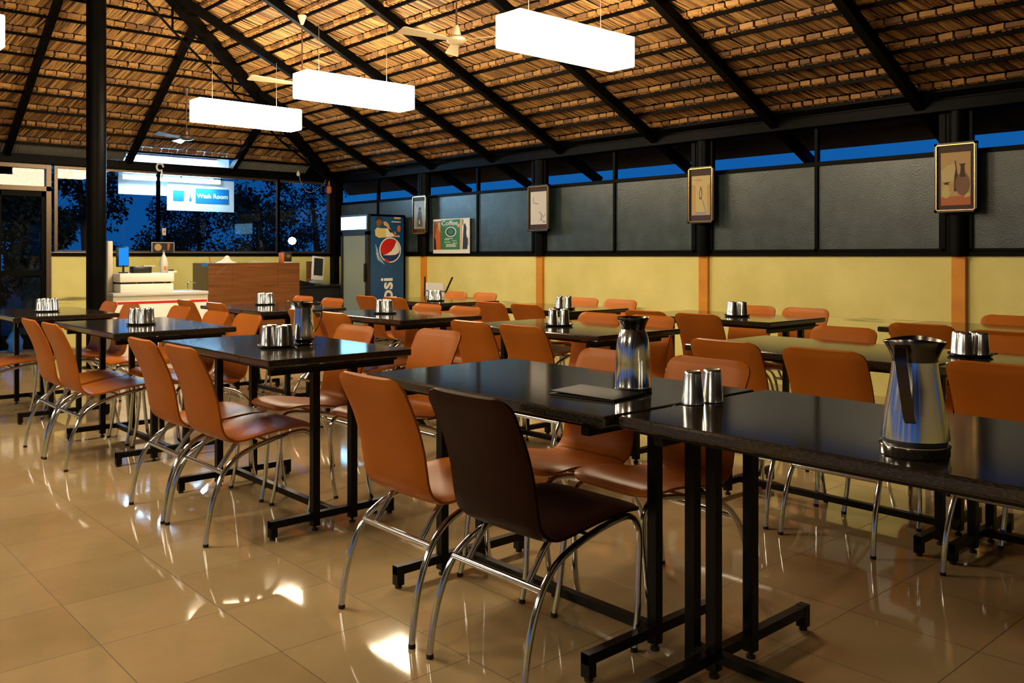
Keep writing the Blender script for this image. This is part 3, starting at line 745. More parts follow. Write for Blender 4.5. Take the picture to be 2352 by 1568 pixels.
# ================================================================== pendant lamps
lamp0 = tag(empty('pendant_lamp'), None)
MB().bx(0, 1.2, 0, .26, 0, .235, bev=.012).build('lamp_shade', M_lamp, lamp0)
for q in (.2, .95): MB().tube([(q,.13,.235),(q,.13,.75)], .0022, 6).build('suspension_wire', M_wire, lamp0)
reg(lamp0)
LP = [(4.04,4.42,2.655,'lit box lamp nearest the camera, beside the ceiling fan'), (3.93,7.16,2.655,'lit box lamp in the middle of the row of three'), (3.74,9.1,2.64,'lit box lamp farthest away, above the column side'),
      (.32,7.15,2.70,'lit box lamp cut by the left picture edge'), (.32,4.42,2.66,'lit box lamp overhead left of the view'), (-3.3,4.42,2.66,'lit box lamp far on the left side'), (-3.3,7.9,2.66,'lit box lamp at the far left rear'), (-3.0,.6,2.66,'lit box lamp behind on the left')]
for i, (x, y, z, lab) in enumerate(LP):
    q = lamp0 if i == 0 else copy_tree(lamp0)
    q.location = (x, y, z); tag(q, lab, 'lamp', 'box pendant lamps')
# ================================================================== ceiling fans
def fan(x, y, z, rod, ph, mt, label, rr=.56):
    f = tag(empty('ceiling_fan', (x, y, z)), label, 'fan', 'ceiling fans')
    MB().lathe([(0,-.035),(.05,-.03),(.085,-.012),(.09,.012),(.07,.03),(.03,.036),(0,.036)], seg=32).build('motor', mt, f, 50)
    MB().lathe([(.036,.034),(.04,.04),(.028,.1),(.018,.125),(0,.13)], seg=24).build('motor_cover', mt, f, 50)
    MB().tube([(0,0,.12),(0,0,rod)], .008, 8).build('rod', M_wood_d, f)
    MB().lathe([(0,rod-.02),(.012,rod-.018),(.045,rod+.07),(.04,rod+.078),(0,rod+.078)], seg=20).build('canopy', mt, f, 50)
    for k in range(3):
        a = ph+k*2*PI/3; c, s = math.cos(a), math.sin(a); mb = MB()
        pts = [(.09,-.018),(.14,-.03),(rr-.02,-.058),(rr,-.045),(rr,.05),(rr-.02,.062),(.14,.03),(.09,.018)]
        P3 = [(c*u-s*v, s*u+c*v, .0+.25*v) for u, v in pts]
        mb.prism(P3, (0,0,-.003), (0,0,.003)); mb.build('blade', mt, f, 30)
    return f
yawR = -math.asin(SN)
fan(4.69, 5.94, 3.05, .58, math.radians(-22)+yawR, M_fan, 'ivory three-blade fan beside the nearest box lamp')
fan(4.36, 8.03, 2.93, .62, math.radians(-20)+yawR, M_fan, 'ivory fan half hidden behind the middle box lamp')
fan(4.37, 11.02, 2.69, .55, math.radians(5)+yawR, M_fandark, 'small dark fan hanging below the farthest box lamp', .5)
# ================================================================== framed pictures
def picture(px0, px1, py0, py1, label, motif, Xf=WX-.115):
    pc = (px0+px1)/2
    ya, zt = on_x(px0, py0, Xf); yb_, _ = on_x(px1, py0, Xf); _, zbt = on_x(pc, py1, Xf); _, ztp = on_x(pc, py0, Xf)
    W = abs(ya-yb_); H = ztp-zbt
    e = tag(empty('framed_picture', (Xf, (ya+yb_)/2, zbt)), label, 'picture', 'framed pictures on the columns')
    t = .022; fr = MB()
    for a, b, c, d, mi in ((-W/2,W/2,0,t,0),(-W/2,W/2,H-t,H,0),(-W/2,-W/2+t,0,H,0),(W/2-t,W/2,0,H,0)): fr.bx(-.012,.02,a,b,c,d,0)
    fr.build('frame', M_plastic, e, 0)
    g_ = MB(); t2 = .007
    for a, b, c, d in ((-W/2+t*.6,W/2-t*.6,t*.6,t*.6+t2),(-W/2+t*.6,W/2-t*.6,H-t*.6-t2,H-t*.6),(-W/2+t*.6,-W/2+t*.6+t2,t*.6,H-t*.6),(W/2-t*.6-t2,W/2-t*.6,t*.6,H-t*.6)): g_.bx(-.016,-.011,a,b,c,d)
    g_.build('gilt_edge', M_gold, e, 0)
    MB().bx(0,.016,-W/2+t,W/2-t,t,H-t).build('mount', M_mount, e, 0)
    motif(e, W, H)
    MB().bx(-.0095,-.0085,-W/2+t,W/2-t,t,H-t).build('glass', M_picglass, e, 0)
    MB().bx(.02,.045,-.03,.03,H*.3,H*.7).build('hanger', M_black, e, 0)
    return e
def poly(e, pts, W, H, m_, depth, name='printed_shape'):     # pts in 0..1, u to the right as seen from the room
    mb = MB(); mb.prism([(-.002-depth, (.5-u)*W, v*H) for u, v in pts], (0,0,0), (-.0006,0,0)); return mb.build(name, m_, e, 0)
def ell(u, v, a, b, n=18): return [(u+a*math.cos(2*PI*k/n), v+b*math.sin(2*PI*k/n)) for k in range(n)]
def still(e, W, H):
    poly(e, [(.15,.1),(.85,.1),(.85,.86),(.15,.86)], W, H, M_tan, 0, 'print')
    poly(e, [(.15,.1),(.85,.1),(.85,.24),(.15,.22)], W, H, M_oprint, .0007)
    poly(e, [(.15,.6),(.3,.68),(.5,.7),(.5,.5),(.4,.42),(.2,.42)], W, H, M_tan2, .0007)
    poly(e, ell(.66,.4,.17,.165)+[], W, H, M_skin, .0014)
    poly(e, [(.6,.5),(.62,.66),(.58,.69),(.74,.69),(.7,.66),(.73,.5)], W, H, M_mount, .0015)
    poly(e, [(.46,.3),(.47,.5),(.5,.62),(.48,.74),(.5,.74),(.53,.6),(.56,.5),(.56,.3)], W, H, M_mount, .0012)
    poly(e, ell(.28,.28,.1,.075), W, H, M_yprint, .0014); poly(e, ell(.28,.36,.075,.04), W, H, M_yprint, .0021)
    poly(e, [(.24,.39),(.24,.42),(.18,.43),(.4,.44),(.33,.42),(.33,.39)], W, H, M_mount, .0012)
    poly(e, [(.7,.2),(.84,.22),(.84,.27),(.74,.27)], W, H, M_yprint, .0014)
def robed(e, W, H):
    poly(e, [(.14,.14),(.86,.14),(.86,.84),(.14,.84)], W, H, M_tan2, 0, 'print')
    poly(e, [(.14,.14),(.3,.14),(.3,.66),(.14,.7)], W, H, M_tan, .0007); poly(e, [(.74,.16),(.86,.14),(.86,.7),(.74,.66)], W, H, M_tan, .0007)
    poly(e, [(.16,.76),(.4,.8),(.6,.76),(.4,.74)], W, H, M_tan, .0008)
    poly(e, [(.3,.17),(.72,.17),(.62,.5),(.55,.64),(.42,.64),(.34,.5)], W, H, M_yprint, .001)
    poly(e, [(.44,.42),(.54,.42),(.56,.56),(.5,.66),(.44,.56)], W, H, M_skin, .0018); poly(e, [(.47,.46),(.52,.46),(.52,.58),(.47,.58)], W, H, M_yprint, .0025)
    poly(e, [(.53,.42),(.57,.42),(.72,.19),(.68,.18)], W, H, M_gprint, .0018); poly(e, [(.28,.15),(.72,.15),(.7,.19),(.3,.2)], W, H, M_gprint, .0019)
def branch(e, W, H):
    poly(e, [(.13,.15),(.87,.15),(.87,.86),(.13,.86)], W, H, M_pwhite, 0, 'print')
    poly(e, [(.22,.64),(.28,.76),(.3,.74),(.27,.66)], W, H, M_gprint, .0007); poly(e, [(.2,.62),(.5,.58),(.5,.6),(.3,.63)], W, H, M_gprint, .0008)
    poly(e, [(.5,.42),(.62,.36),(.6,.26),(.48,.22),(.62,.24),(.72,.2),(.66,.27),(.68,.36),(.55,.43)], W, H, M_gprint, .0008)
    poly(e, ell(.76,.2,.07,.02), W, H, M_gprint, .0007); poly(e, [(.7,.3),(.8,.38),(.82,.37),(.72,.28)], W, H, M_gprint, .0009)
def couple(e, W, H):
    poly(e, [(.12,.14),(.88,.14),(.88,.86),(.12,.86)], W, H, mat('pale_grey_print', (.42,.45,.48), .5), 0, 'print')
    poly(e, [(.2,.14),(.8,.14),(.8,.3),(.7,.5),(.62,.64),(.42,.62),(.34,.5),(.2,.34)], W, H, M_gprint, .0007)
    poly(e, ell(.52,.66,.1,.045), W, H, mat('dark_grey_print', (.08,.085,.08), .5), .0012)
    poly(e, [(.34,.2),(.7,.2),(.66,.5),(.58,.6),(.44,.6),(.38,.5)], W, H, MATS['dark_grey_print'], .0014)
    poly(e, ell(.34,.74,.09,.04), W, H, mat('pale_blue_print', (.2,.4,.55), .5), .0008)
    poly(e, [(.46,.26),(.55,.26),(.55,.36),(.46,.36)], W, H, M_pwhite, .0022)
picture(2147, 2245, 327, 487, 'gilt framed still life of brown jars, rightmost on the wall', still)
picture(1581, 1640, 383, 512, 'framed yellow picture of a robed figure on the second column', robed)
picture(1213, 1262, 425, 531, 'framed white picture of a bird and branch on the wall column', branch)
picture(948, 980, 449, 538, 'narrow framed grey picture of standing figures beside the cooler', couple)
# ================================================================== green poster on the sill
Xp = WX-.045
yA, zA = on_x(995, 584, Xp); yB, _ = on_x(1078, 584, Xp); _, zT = on_x(1036, 502, Xp); zA = 1.237
W, H = yA-yB, zT-zA
po = tag(empty('advertising_board', (Xp, (yA+yB)/2, zA)), 'green and white menu poster board standing on the window sill', 'poster')
MB().bx(0,.012,-W/2,W/2,0,H).build('board', M_pwhite, po, 0)
def pq(pts, m_, d): return poly(po, pts, W, H, m_, d-.0015)
pq([(.22,.11),(.75,.11),(.75,.98),(.22,.96)], M_green, .0005); pq([(.01,.11),(.22,.11),(.22,.94),(.01,.94)], M_skin, .0005)
pq([(.1,.11),(.22,.11),(.2,.7),(.12,.8),(.06,.5)], M_oprint, .0012); pq([(.02,.11),(.1,.11),(.08,.4),(.02,.5)], M_bprint, .0018)
pq([(.14,.72),(.21,.6),(.21,.9),(.14,.9)], M_tan, .0019)
pq([(.76,.11),(.8,.11),(.81,.98),(.76,.98)], M_tan, .0005); pq([(.82,.12),(.95,.12),(.95,.4),(.92,.55),(.93,.72),(.89,.86),(.85,.8),(.84,.6),(.83,.4)], M_bprint, .0012)
pq([(.82,.8),(.84,.8),(.84,.96),(.82,.96)], M_mount, .0012); pq([(.95,.2),(.975,.25),(.97,.45),(.95,.44)], M_skin, .0013)
pq(ell(.5,.62,.15,.145,28), M_pwhite, .0013); pq(ell(.5,.62,.125,.12,28), M_bprint, .002); pq(ell(.5,.62,.085,.085,28), M_green, .0027)
pq([(.68,.75),(.75,.75),(.75,.85),(.68,.85)], M_tan, .002)
RT = (PI/2, 0, -PI/2)
def ptxt(b_, u, v, s, m_=M_pwhite): return text(b_, 'lettering', s*H, m_, po, (-.0045, (.5-u)*W, v*H), RT, .0004, bold=.0008, sx=1.5)
ptxt('Coffee', .47, .87, .19)
for k, (a_, b_) in enumerate(((.34,.56),(.32,.46),(.54,.66),(.32,.5),(.56,.68),(.36,.62),(.38,.66),(.36,.64))):
    v_ = .42-.033*(k+(k > 1)*0); pq([(a_,v_),(b_,v_),(b_,v_+.016),(a_,v_+.016)], M_pwhite, .0014)
# ================================================================== drinks cooler
fx0, fx1, fy0, fy1, FH = 6.69, 7.3, 10.43, 11.15, 1.786
fr = tag(empty('drinks_cooler', ((fx0+fx1)/2, (fy0+fy1)/2, 0)), 'tall blue Pepsi bottle cooler with glass door and lit header in the corner'.replace('Pepsi ', 'cola '), 'cooler')
hx, hy = (fx1-fx0)/2, (fy1-fy0)/2
m = MB(); m.bx(-hx+.03, hx, -hy, -hy+.03, .05, FH); m.bx(-hx+.03, hx, hy-.03, hy, .05, FH); m.bx(hx-.03, hx, -hy, hy, .05, FH); m.bx(-hx+.03, hx, -hy, hy, FH-.03, FH); m.bx(-hx+.03, hx, -hy, hy, .05, .3)
m.build('cabinet', M_blue, fr, 0)
MB().bx(-hx+.04,-hx+.5,-hy+.03,hy-.03,.3,.33).bx(hx-.05,hx-.03,-hy+.03,hy-.03,.3,FH-.3).build('liner', M_white, fr, 0)
for z in (.55,.8,1.05,1.3): MB().bx(-hx+.07,hx-.05,-hy+.03,hy-.03,z,z+.008).build('shelf', M_whitep, fr, 0)
m = MB(); zt_ = FH-.24
m.bx(-hx-.02,-hx+.03,-hy,-hy+.07,.12,zt_).bx(-hx-.02,-hx+.03,hy-.05,hy,.12,zt_).bx(-hx-.02,-hx+.03,-hy,hy,zt_-.05,zt_).bx(-hx-.02,-hx+.03,-hy,hy,.12,.2)
dfr = m.build('door', M_plastic, fr, 0)
MB().bx(-hx-.002,-hx+.004,-hy+.07,hy-.05,.2,zt_-.05).build('door_pane', mat('misted_glass', (.30,.34,.26), .2, Alpha=.62), dfr, 0)
MB().bx(-hx-.05,-hx-.02,-hy+.045,-hy+.065,.84,1.1,bev=.006).build('handle', M_plastic, dfr)
MB().bx(-hx-.0,-hx+.03,-hy+.02,hy-.02,.02,.12).build('plinth', M_plastic, fr, 0)
MB().bx(-hx-.02,-hx+.03,-hy,hy,FH-.24,FH,bev=.004).build('header', M_plastic, fr, 0)
MB().bx(-hx-.024,-hx-.018,-hy+.04,hy-.02,FH-.21,FH-.03,bev=.0).build('header_light', M_header, fr, 0)
def side_xy(px, py):
    X, Z = on_y(px, py, fy0); return X-(fx0+fx1)/2, Z
def sp(pts, m_, d, name='printed_shape'):
    q = [side_xy(*p) for p in pts]; mb = MB(); mb.prism([(a, -hy-.0006-d, b) for a, b in q], (0,0,0), (0,-.0005,0)); return mb.build(name, m_, fr, 0)
def pe(cx, cy, a, b, n=32, rot=0, t0=0, t1=2*PI):
    out = []
    for k in range(n+(t1-t0 < 6.2)):
        t = t0+(t1-t0)*k/n; x_, y_ = a*math.cos(t), b*math.sin(t); out.append((cx+x_*math.cos(rot)-y_*math.sin(rot), cy+x_*math.sin(rot)+y_*math.cos(rot)))
    return out
GX, GY = 896, 574
sp(pe(GX, GY, 25, 29), M_pwhite, .0006)
sp(pe(GX, GY, 22.5, 26.5), M_navy, .0012)
sp([(p[0], p[1]) for p in pe(GX, GY, 22.5, 26.5, 20, 0, PI*.93, PI*1.78)]+[(GX+9, GY-8), (GX-2, GY+8), (GX-16, GY+11)], M_red, .0018)
sp([(GX+14,GY-20),(GX+19,GY-13),(GX+22,GY-3),(GX+20,GY+6),(GX+12,GY+11),(GX-2,GY+12),(GX-17,GY+12),(GX-8,GY+9),(GX+2,GY+3),(GX+9,GY-7)], M_pwhite, .0024)
sp([(GX-34,GY-15),(GX-32,GY+8),(GX-24,GY+26),(GX-12,GY+34),(GX-16,GY+27),(GX-25,GY+14),(GX-28,GY)], MATS.get('pale_blue_print'), .0006)
sp(pe(870, 509, 7, 11), M_skin, .0012); sp([(862,508),(863,500),(870,497),(878,500),(879,507),(870,503)], M_bprint, .0018)
sp([(861,528),(866,522),(874,524),(886,524),(886,545),(870,546),(862,541)], M_yprint, .0012); sp([(886,524),(895,526),(902,536),(908,543),(886,545)], M_pwhite, .0012)
sp([(880,510),(886,508),(892,514),(900,535),(896,534),(888,520),(882,517)], M_tan, .0012); sp([(905,538),(912,541),(917,539),(918,545),(906,544)], M_tan, .0012)
sp(pe(916,525,4,8,14), M_oprint, .0012); sp(pe(907,536,3,5,12), M_oprint, .0012); sp([(884,593),(891,597),(896,602),(888,602),(883,598)], M_red, .0013)
sp([(905,498),(920,499),(920,504),(905,503)], M_tan, .0012); sp([(899,508),(920,509),(920,511),(899,510)], M_pwhite, .0012)
lx, lz = side_xy(889, 676)
text('pepsi', 'lettering', .29, M_pwhite, fr, (lx+.0, -hy-.002, lz-.06), (PI/2, -PI/2, 0), .0008, bold=.006)
lx, lz = side_xy(868, 590)
text('pepsi', 'lettering', .05, M_pwhite, fr, (lx, -hy-.002, lz), (PI/2, -PI/2-.3+PI, 0), .0004)
# ================================================================== chest freezer and cash unit
zf = .79; ax, ay = 3.21, 10.15; bxr = 4.28
fz = tag(empty('chest_freezer', ((ax+bxr)/2, ay+.3, 0)), 'white chest freezer with red stripe behind the round column', 'freezer')
hx = (bxr-ax)/2
MB().bx(-hx, hx, -.3, .3, .04, zf-.09, bev=.008).build('body', M_white, fz)
MB().bx(-hx+.02, hx-.02, -.28, .28, 0, .04).build('plinth', M_dark, fz)
MB().bx(-hx-.005, hx+.005, -.31, .31, zf-.04, zf, bev=.01).build('lid', mat('pale_grey_lid', (.5,.5,.47), .35), fz)
MB().bx(-hx, hx, -.295, .295, zf-.09, zf-.04).build('rim', mat('cream_rim', (.5,.46,.36), .4), fz)
MB().bx(-hx+.01, hx-.35, -.304, -.299, zf-.125, zf-.098).bx(hx-.3, hx-.01, -.304, -.299, zf-.125, zf-.098).build('red_stripe', M_red, fz)
MB().bx(hx-.345, hx-.305, -.312, -.299, zf-.125, zf-.095, bev=.003).build('lid_latch', M_whitep, fz)
MB().tube(smooth_path([(hx-.12,.0,zf),(hx-.12,.0,zf+.09),(hx-.07,.0,zf+.095),(hx-.02,.0,zf+.09)], 3), .007, 8).build('tap_rail', M_chrome, fz)
ux0, ux1 = 3.31, 3.9
un = tag(empty('cash_unit', ((ux0+ux1)/2, 10.42, zf+.0005)), 'white two tier cash counter unit standing on the freezer lid', 'counter unit')
hx = (ux1-ux0)/2
MB().bx(-hx, hx, -.2, .2, 0, .095, bev=.004).build('lower_tier', M_white, un)
MB().bx(-hx+.02, hx-.02, -.17, .19, .095, .115).build('slot', M_dark, un)
for q in (-.12, .06, .2): MB().bx(q-.012, q+.012, -.19, -.17, .095, .115).build('spacer', M_gold, un)
MB().bx(-hx-.01, hx+.005, -.21, .21, .115, .215, bev=.01).build('upper_tier', M_white, un)
ZU = zf+.2165
def place(name, px, Y, z, label, cat):
    X, _ = on_y(px, 500, Y); return tag(empty(name, (X, Y, z)), label, cat)
mo = place('monitor', 283, 10.42, ZU, 'black monitor with glowing blue screen on the white cash unit', 'monitor')
MB().bx(-.05,.05,-.05,.05,0,.012).bx(-.012,.012,-.012,.012,.012,.09).build('stand', M_plastic, mo, 0)
MB().bx(-.075,.06,-.0,.03,.07,.3,bev=.008).build('housing', M_plastic, mo)
MB().bx(-.045,.055,-.003,.0,.085,.285).build('screen', M_screen, mo, 0)
mo.rotation_euler[2] = -.25
pr_ = place('receipt_printer', 326, 10.40, ZU, 'black receipt printer and keyboard on the white cash unit', 'printer')
MB().bx(-.12,.09,-.07,.07,0,.075,bev=.01).build('body', M_plastic, pr_); MB().bx(.0,.13,-.06,.0,.076,.084).build('paper_edge', M_whitep, pr_)
sb = place('bottle', 376, 10.40, ZU, 'clear and white bottle in a bag standing on the white cash unit', 'bottle')
MB().lathe([(.028,0),(.036,.01),(.04,.05),(.05,.1),(.04,.16),(.02,.2),(.012,.215),(.012,.24)], seg=20).build('bag', mat('cloudy_plastic', (.5,.5,.47), .3), sb, 60)
MB().lathe([(.014,.24),(.014,.262),(0,.263)], seg=14).build('cap', M_steel, sb)
MB().bx(-.012,.014,-.046,-.042,.03,.075).build('label_patch', M_oprint, sb)
dr_ = place('phone', 393, 10.37, ZU, 'small grey card reader at the right end of the cash unit', 'card reader')
MB().bx(-.05,.05,-.05,.05,0,.02,bev=.004).build('body', M_whitep, dr_); MB().box((0,0,.03),(.04,.07,.02),bev=.005).build('handset', M_plastic, dr_)
dr_.name = 'card_reader'
pn = place('display_upright', 249.5, 10.5, zf+.0005, 'narrow cream upright panel between column and monitor', 'panel')
MB().bx(-.03,.03,-.06,.06,0,.58,bev=.012).build('board', mat('cream_plastic', (.6,.54,.42), .4), pn); MB().lathe([(.006,-.063),(.006,-.06)],(0,0,0),8).build('knob', M_grey, pn); pn.children[-1].rotation_euler[0] = 0; pn.children[-1].location = (0,0,.52)
# small art panel leaning on the back sill
xa, za = on_y(348, 583, WY-.05); xb, zb_ = on_y(400, 557, WY-.05)
ap = tag(empty('small_poster', ((xa+xb)/2, WY-.05, 1.253)), 'small black poster with golden face standing on the back window sill', 'poster')
hw_ = (xb-xa)/2; hh = zb_-1.25
MB().bx(-hw_,hw_,-.004,.004,0,hh).build('board', M_pwhite, ap, 0); MB().bx(-hw_+.008,hw_-.008,-.006,-.004,.0,hh-.008).build('print', M_bprint, ap, 0)
m = MB(); m.prism([(-.07+.05*math.cos(t), -.0062, hh*.5+.05*math.sin(t)) for t in [2*PI*k/20 for k in range(20)]], (0,0,0), (0,-.001,0)); m.build('printed_shape', M_tan, ap, 0)
m = MB(); m.prism([(.06,-.0062,.03),(.08,-.0062,.03),(.1,-.0062,.12),(.06,-.0062,.13)], (0,0,0), (0,-.001,0)); m.build('printed_shape', M_oprint, ap, 0)
# ================================================================== walnut counter
wx0, wx1, wy0, wy1, WH = 4.6, 5.88, 10.9, 11.42, 1.11
wc = tag(empty('counter', ((wx0+wx1)/2, (wy0+wy1)/2, 0)), 'tall walnut fronted service counter between freezer and cooler', 'counter')
hx, hy = (wx1-wx0)/2, (wy1-wy0)/2
MB().bx(-hx+.01, hx, -hy+.02, hy, 0, WH-.0).build('carcass', mat('smoky_side_panel', (.1,.07,.045), .3), wc, 0)
MB().bx(-hx, hx, -hy, -hy+.02, .0, WH).build('front_panel', M_wood, wc, 0)
def fp(px, py): X, Z = on_y(px, py, wy0); return X-(wx0+wx1)/2, Z
a_, b_ = fp(480, 660), fp(639, 606)
m = MB(); t = .006
for q in ((a_[0], b_[0], a_[1], a_[1]+t), (a_[0], b_[0], b_[1]-t, b_[1]), (b_[0]-t, b_[0], a_[1], b_[1]), (fp(533,630)[0], fp(533,630)[0]+t, a_[1], b_[1])): m.bx(q[0], q[1], -hy-.002, -hy-.0005, q[2], q[3])
arc = [fp(484+38*(k/10)**1.6, 655-46*k/10) for k in range(11)]
m.tube([(p[0], -hy-.001, p[1]) for p in arc], .003, 6); arc = [fp(519+14*(k/10)**1.8, 655-42*k/10) for k in range(11)]; m.tube([(p[0], -hy-.001, p[1]) for p in arc], .003, 6)
m.build('inlay_lines', M_wood_d, wc, 0)
MB().bx(-hx-.002, -hx+.09, -hy+.03, -hy+.2, WH-.05, WH+.004, bev=.003).build('blue_sticker', mat('bright_blue_plastic', (.01,.25,.75), .4), wc)
def on_counter(name, px, dy, label, cat): X, _ = on_y(px, 500, wy0+dy); return tag(empty(name, (X, wy0+dy, WH+.0005)), label, cat)
h = on_counter('folded_cloth', 522, .2, 'white peaked cloth lying on the walnut counter', 'cloth')
MB().lathe([(.14,0),(.135,.008),(.07,.03),(.04,.06),(.025,.085),(.01,.092),(0,.093)], seg=20, shape=lambda x_,y_,z_,a,r_: (x_*(1+.15*math.sin(3*a)), y_*.6, z_*(1+.05*math.sin(5*a)))).build('cloth', M_white, h, 60)
h = on_counter('paper_stack', 588, .2, 'loose white papers in the middle of the walnut counter', 'papers')
for k in range(4): MB().box((k*.02-.02,0,.003+.006*k),(.16,.1,.003),rot=Matrix.Rotation(.3*k-.4,3,'Z')).build('sheet', M_whitep, h, 0)
h = on_counter('orange_pen', 484, .12, 'thin orange marker standing at the left end of the walnut counter', 'pen')
MB().tube([(0,0,.0),(-.02,0,.08)], .008, 8).build('barrel', M_oprint, h)
h = on_counter('snack_box', 655, .15, 'black and gold snack box with orange side on the walnut counter', 'box')
MB().bx(-.075,-.04,-.05,.05,0,.135,bev=.004).build('orange_side', M_oprint, h); MB().bx(-.04,.075,-.05,.05,.012,.15,bev=.01).build('pack', M_bprint, h); MB().bx(-.04,.075,-.05,.05,0,.012).build('base', M_whitep, h)
m = MB(); m.prism([(.02+.03*math.cos(t), -.051, .09+.025*math.sin(t)) for t in [2*PI*k/16 for k in range(16)]], (0,0,0), (0,-.001,0)); m.build('printed_shape', M_gold, h, 0)
# dark desk with point-of-sale screen right of it
ds = tag(empty('desk', (6.62, 11.95, 0)), 'dark desk against the back wall carrying the tilted touch screen', 'desk')
MB().bx(-.7,.72,-.3,.3,.73,.76,bev=.003).build('desktop', M_plastic, ds)
for sx in (-.66,.68):
    for sy in (-.26,.26): MB().bx(sx-.02,sx+.02,sy-.02,sy+.02,0,.73).build('leg', M_iron, ds)
MB().bx(-.64,.66,-.28,-.265,.3,.73).build('modesty_panel', M_dark, ds)
X, _ = on_y(728, 600, 11.85)
ps = tag(empty('touch_screen_till', (X, 11.85, .778), .0), 'white framed touch screen till tilted back on the dark desk', 'till')
MB().bx(-.09,.09,-.08,.08,0,.05,bev=.006).build('base', M_grey, ps)
rt = Matrix.Rotation(-.12, 3, 'X')@Matrix.Rotation(.12, 3, 'Y')
MB().box((0,.0,.24),(.2,.03,.36),bev=.008,rot=None).build('housing', M_white, ps)
MB().box((0,-.017,.26),(.15,.004,.26)).build('screen', mat('dark_screen', (.03,.035,.035), .2), ps)
ps.rotation_euler = (-.08,.1,0)
X, _ = on_y(709, 600, 12.1)
br = tag(empty('brochure_holder', (X, 12.1, .7605), .3), 'brown brochure board behind the touch screen till', 'brochure holder')
MB().bx(-.05,.07,-.006,.006,0,.36,bev=.0).build('board', M_skin, br); MB().bx(-.035,.055,-.008,-.006,.05,.1).build('printed_shape', M_oprint, br)
X, _ = on_y(708, 600, 11.8)
kb = tag(empty('telephone', (X-.06, 11.8, .7605)), 'low black device at the left end of the dark desk', 'device')
MB().prism([(-.14,-.08,0),(.12,-.08,0),(.12,-.08,.03),(-.14,-.08,.09)], (0,0,0), (0,.16,0)).build('body', M_plastic, kb, 0); kb.name = 'keypad_terminal'
# notices and wire on the wall in the corner
Y, z_ = on_x(778, 605, WX-.1)
nt = tag(empty('paper_notice', (WX-.10, WY-.19, .98)), 'white printed notice hung in the corner above the desk', 'notice')
nt.location = (on_y(778, 606, WY-.01)[0], WY-.012, on_y(778, 606, WY-.01)[1])
MB().bx(-.04,.045,-.004,.004,-.1,.1).build('sheet', M_whitep, nt, 0); MB().bx(-.006,.006,-.0055,-.004,-.05,.06).build('printed_shape', M_bprint, nt, 0)
X, Z = on_y(766, 608, WY-.03)
hb = tag(empty('hanging_torch', (X, WY-.03, Z)), 'slim black torch hanging from a wire left of the notice', 'torch')
MB().lathe([(0,-.11),(.022,-.105),(.022,.06),(.012,.08),(.006,.1)], seg=14).build('body', M_plastic, hb); MB().tube([(0,0,.1),(0,0,.28)], .003, 6).build('wire', M_wire, hb)
X, Z = on_y(757, 436, WY-.12)
ob = tag(empty('alarm_bell', (X-.02, WY-.14, Z-.07)), 'orange bottle shaped alarm hung by a cord under the roof corner', 'alarm')
MB().lathe([(0,0),(.035,.01),(.045,.04),(.045,.11),(.035,.125),(.012,.13),(.01,.3)], seg=18).build('body', M_oprint, ob, 50)
X, Z = on_y(685, 402, WY-.12)
wb = tag(empty('hanging_bulb', (X, WY-.12, Z-.02)), 'small clear bulb hanging on loose wire under the back beam', 'bulb')
MB().lathe([(0,0),(.02,.008),(.03,.03),(.025,.055),(.012,.07),(.012,.09)], seg=16).build('globe', mat('clear_bulb', (.7,.7,.65), .1), wb, 60)
MB().tube(smooth_path([(0,0,.09),(.06,0,-.12),(.2,0,-.24),(.42,0,-.12),(.5,0,.0)], 6), .005, 6).build('wire', M_wire, wb)
X, Z = on_y(366, 384, WY-.09)
hk = tag(empty('paper_coil', (X, WY-.11, Z-.06)), 'whitish ring shaped cable coil hooked on the back beam above the sign', 'cable coil')
MB().tube([(.045*math.cos(t), 0, .06+.05*math.sin(t)) for t in [2*PI*k/20 for k in range(18)]]+[(.03,0,-.06),(.02,0,-.1)], .014, 8).build('coil', M_whitep, hk, 60); hk.name = 'cable_coil'
# small light switch on the mullion
X, Z = on_y(378, 532, WY-.03)
sw = tag(empty('switch_plate', (X, WY-.0, Z)), 'small cream switch box on the mullion below the sign', 'switch')
MB().bx(-.025,.025,-.02,.02,-.05,.05,bev=.004).build('plate', MATS['cream_plastic'], sw); MB().bx(-.01,.01,-.024,-.02,-.015,.015).build('rocker', M_oprint, sw)
# white board and black folding stand near the wall
bp_ = tag(empty('white_board', (7.17, 9.55, 0), .0), 'plain white board standing on the floor right of the cooler', 'board')
MB().bx(-.012,.012,-.2,.22,.0,.84).build('panel', M_whitep, bp_, 0)
st = tag(empty('folding_stand', (6.9, 8.9, 0)), 'black tubular folding stand beside the white board', 'stand')
m1 = [on_x(974, 690, 6.9), on_x(976, 635, 6.9), on_x(1024, 670, 6.9), on_x(1039, 637, 6.9)]
yc = 8.9
MB().tube([(0, m1[0][0]-yc, 0.0), (0, m1[1][0]-yc, m1[1][1])], .012, 8).build('upright', M_plastic, st)
MB().tube([(0, m1[2][0]-yc+.05, 0), (0, m1[2][0]-yc, m1[2][1]), (0, m1[3][0]-yc, m1[3][1])], .012, 8).build('upright', M_plastic, st)
for py in (668, 682):
    z = on_x(1000, py, 6.9)[1]; MB().tube([(0, m1[0][0]-yc, z), (0, m1[2][0]-yc, z)], .008, 8).build('crossbar', M_plastic, st)
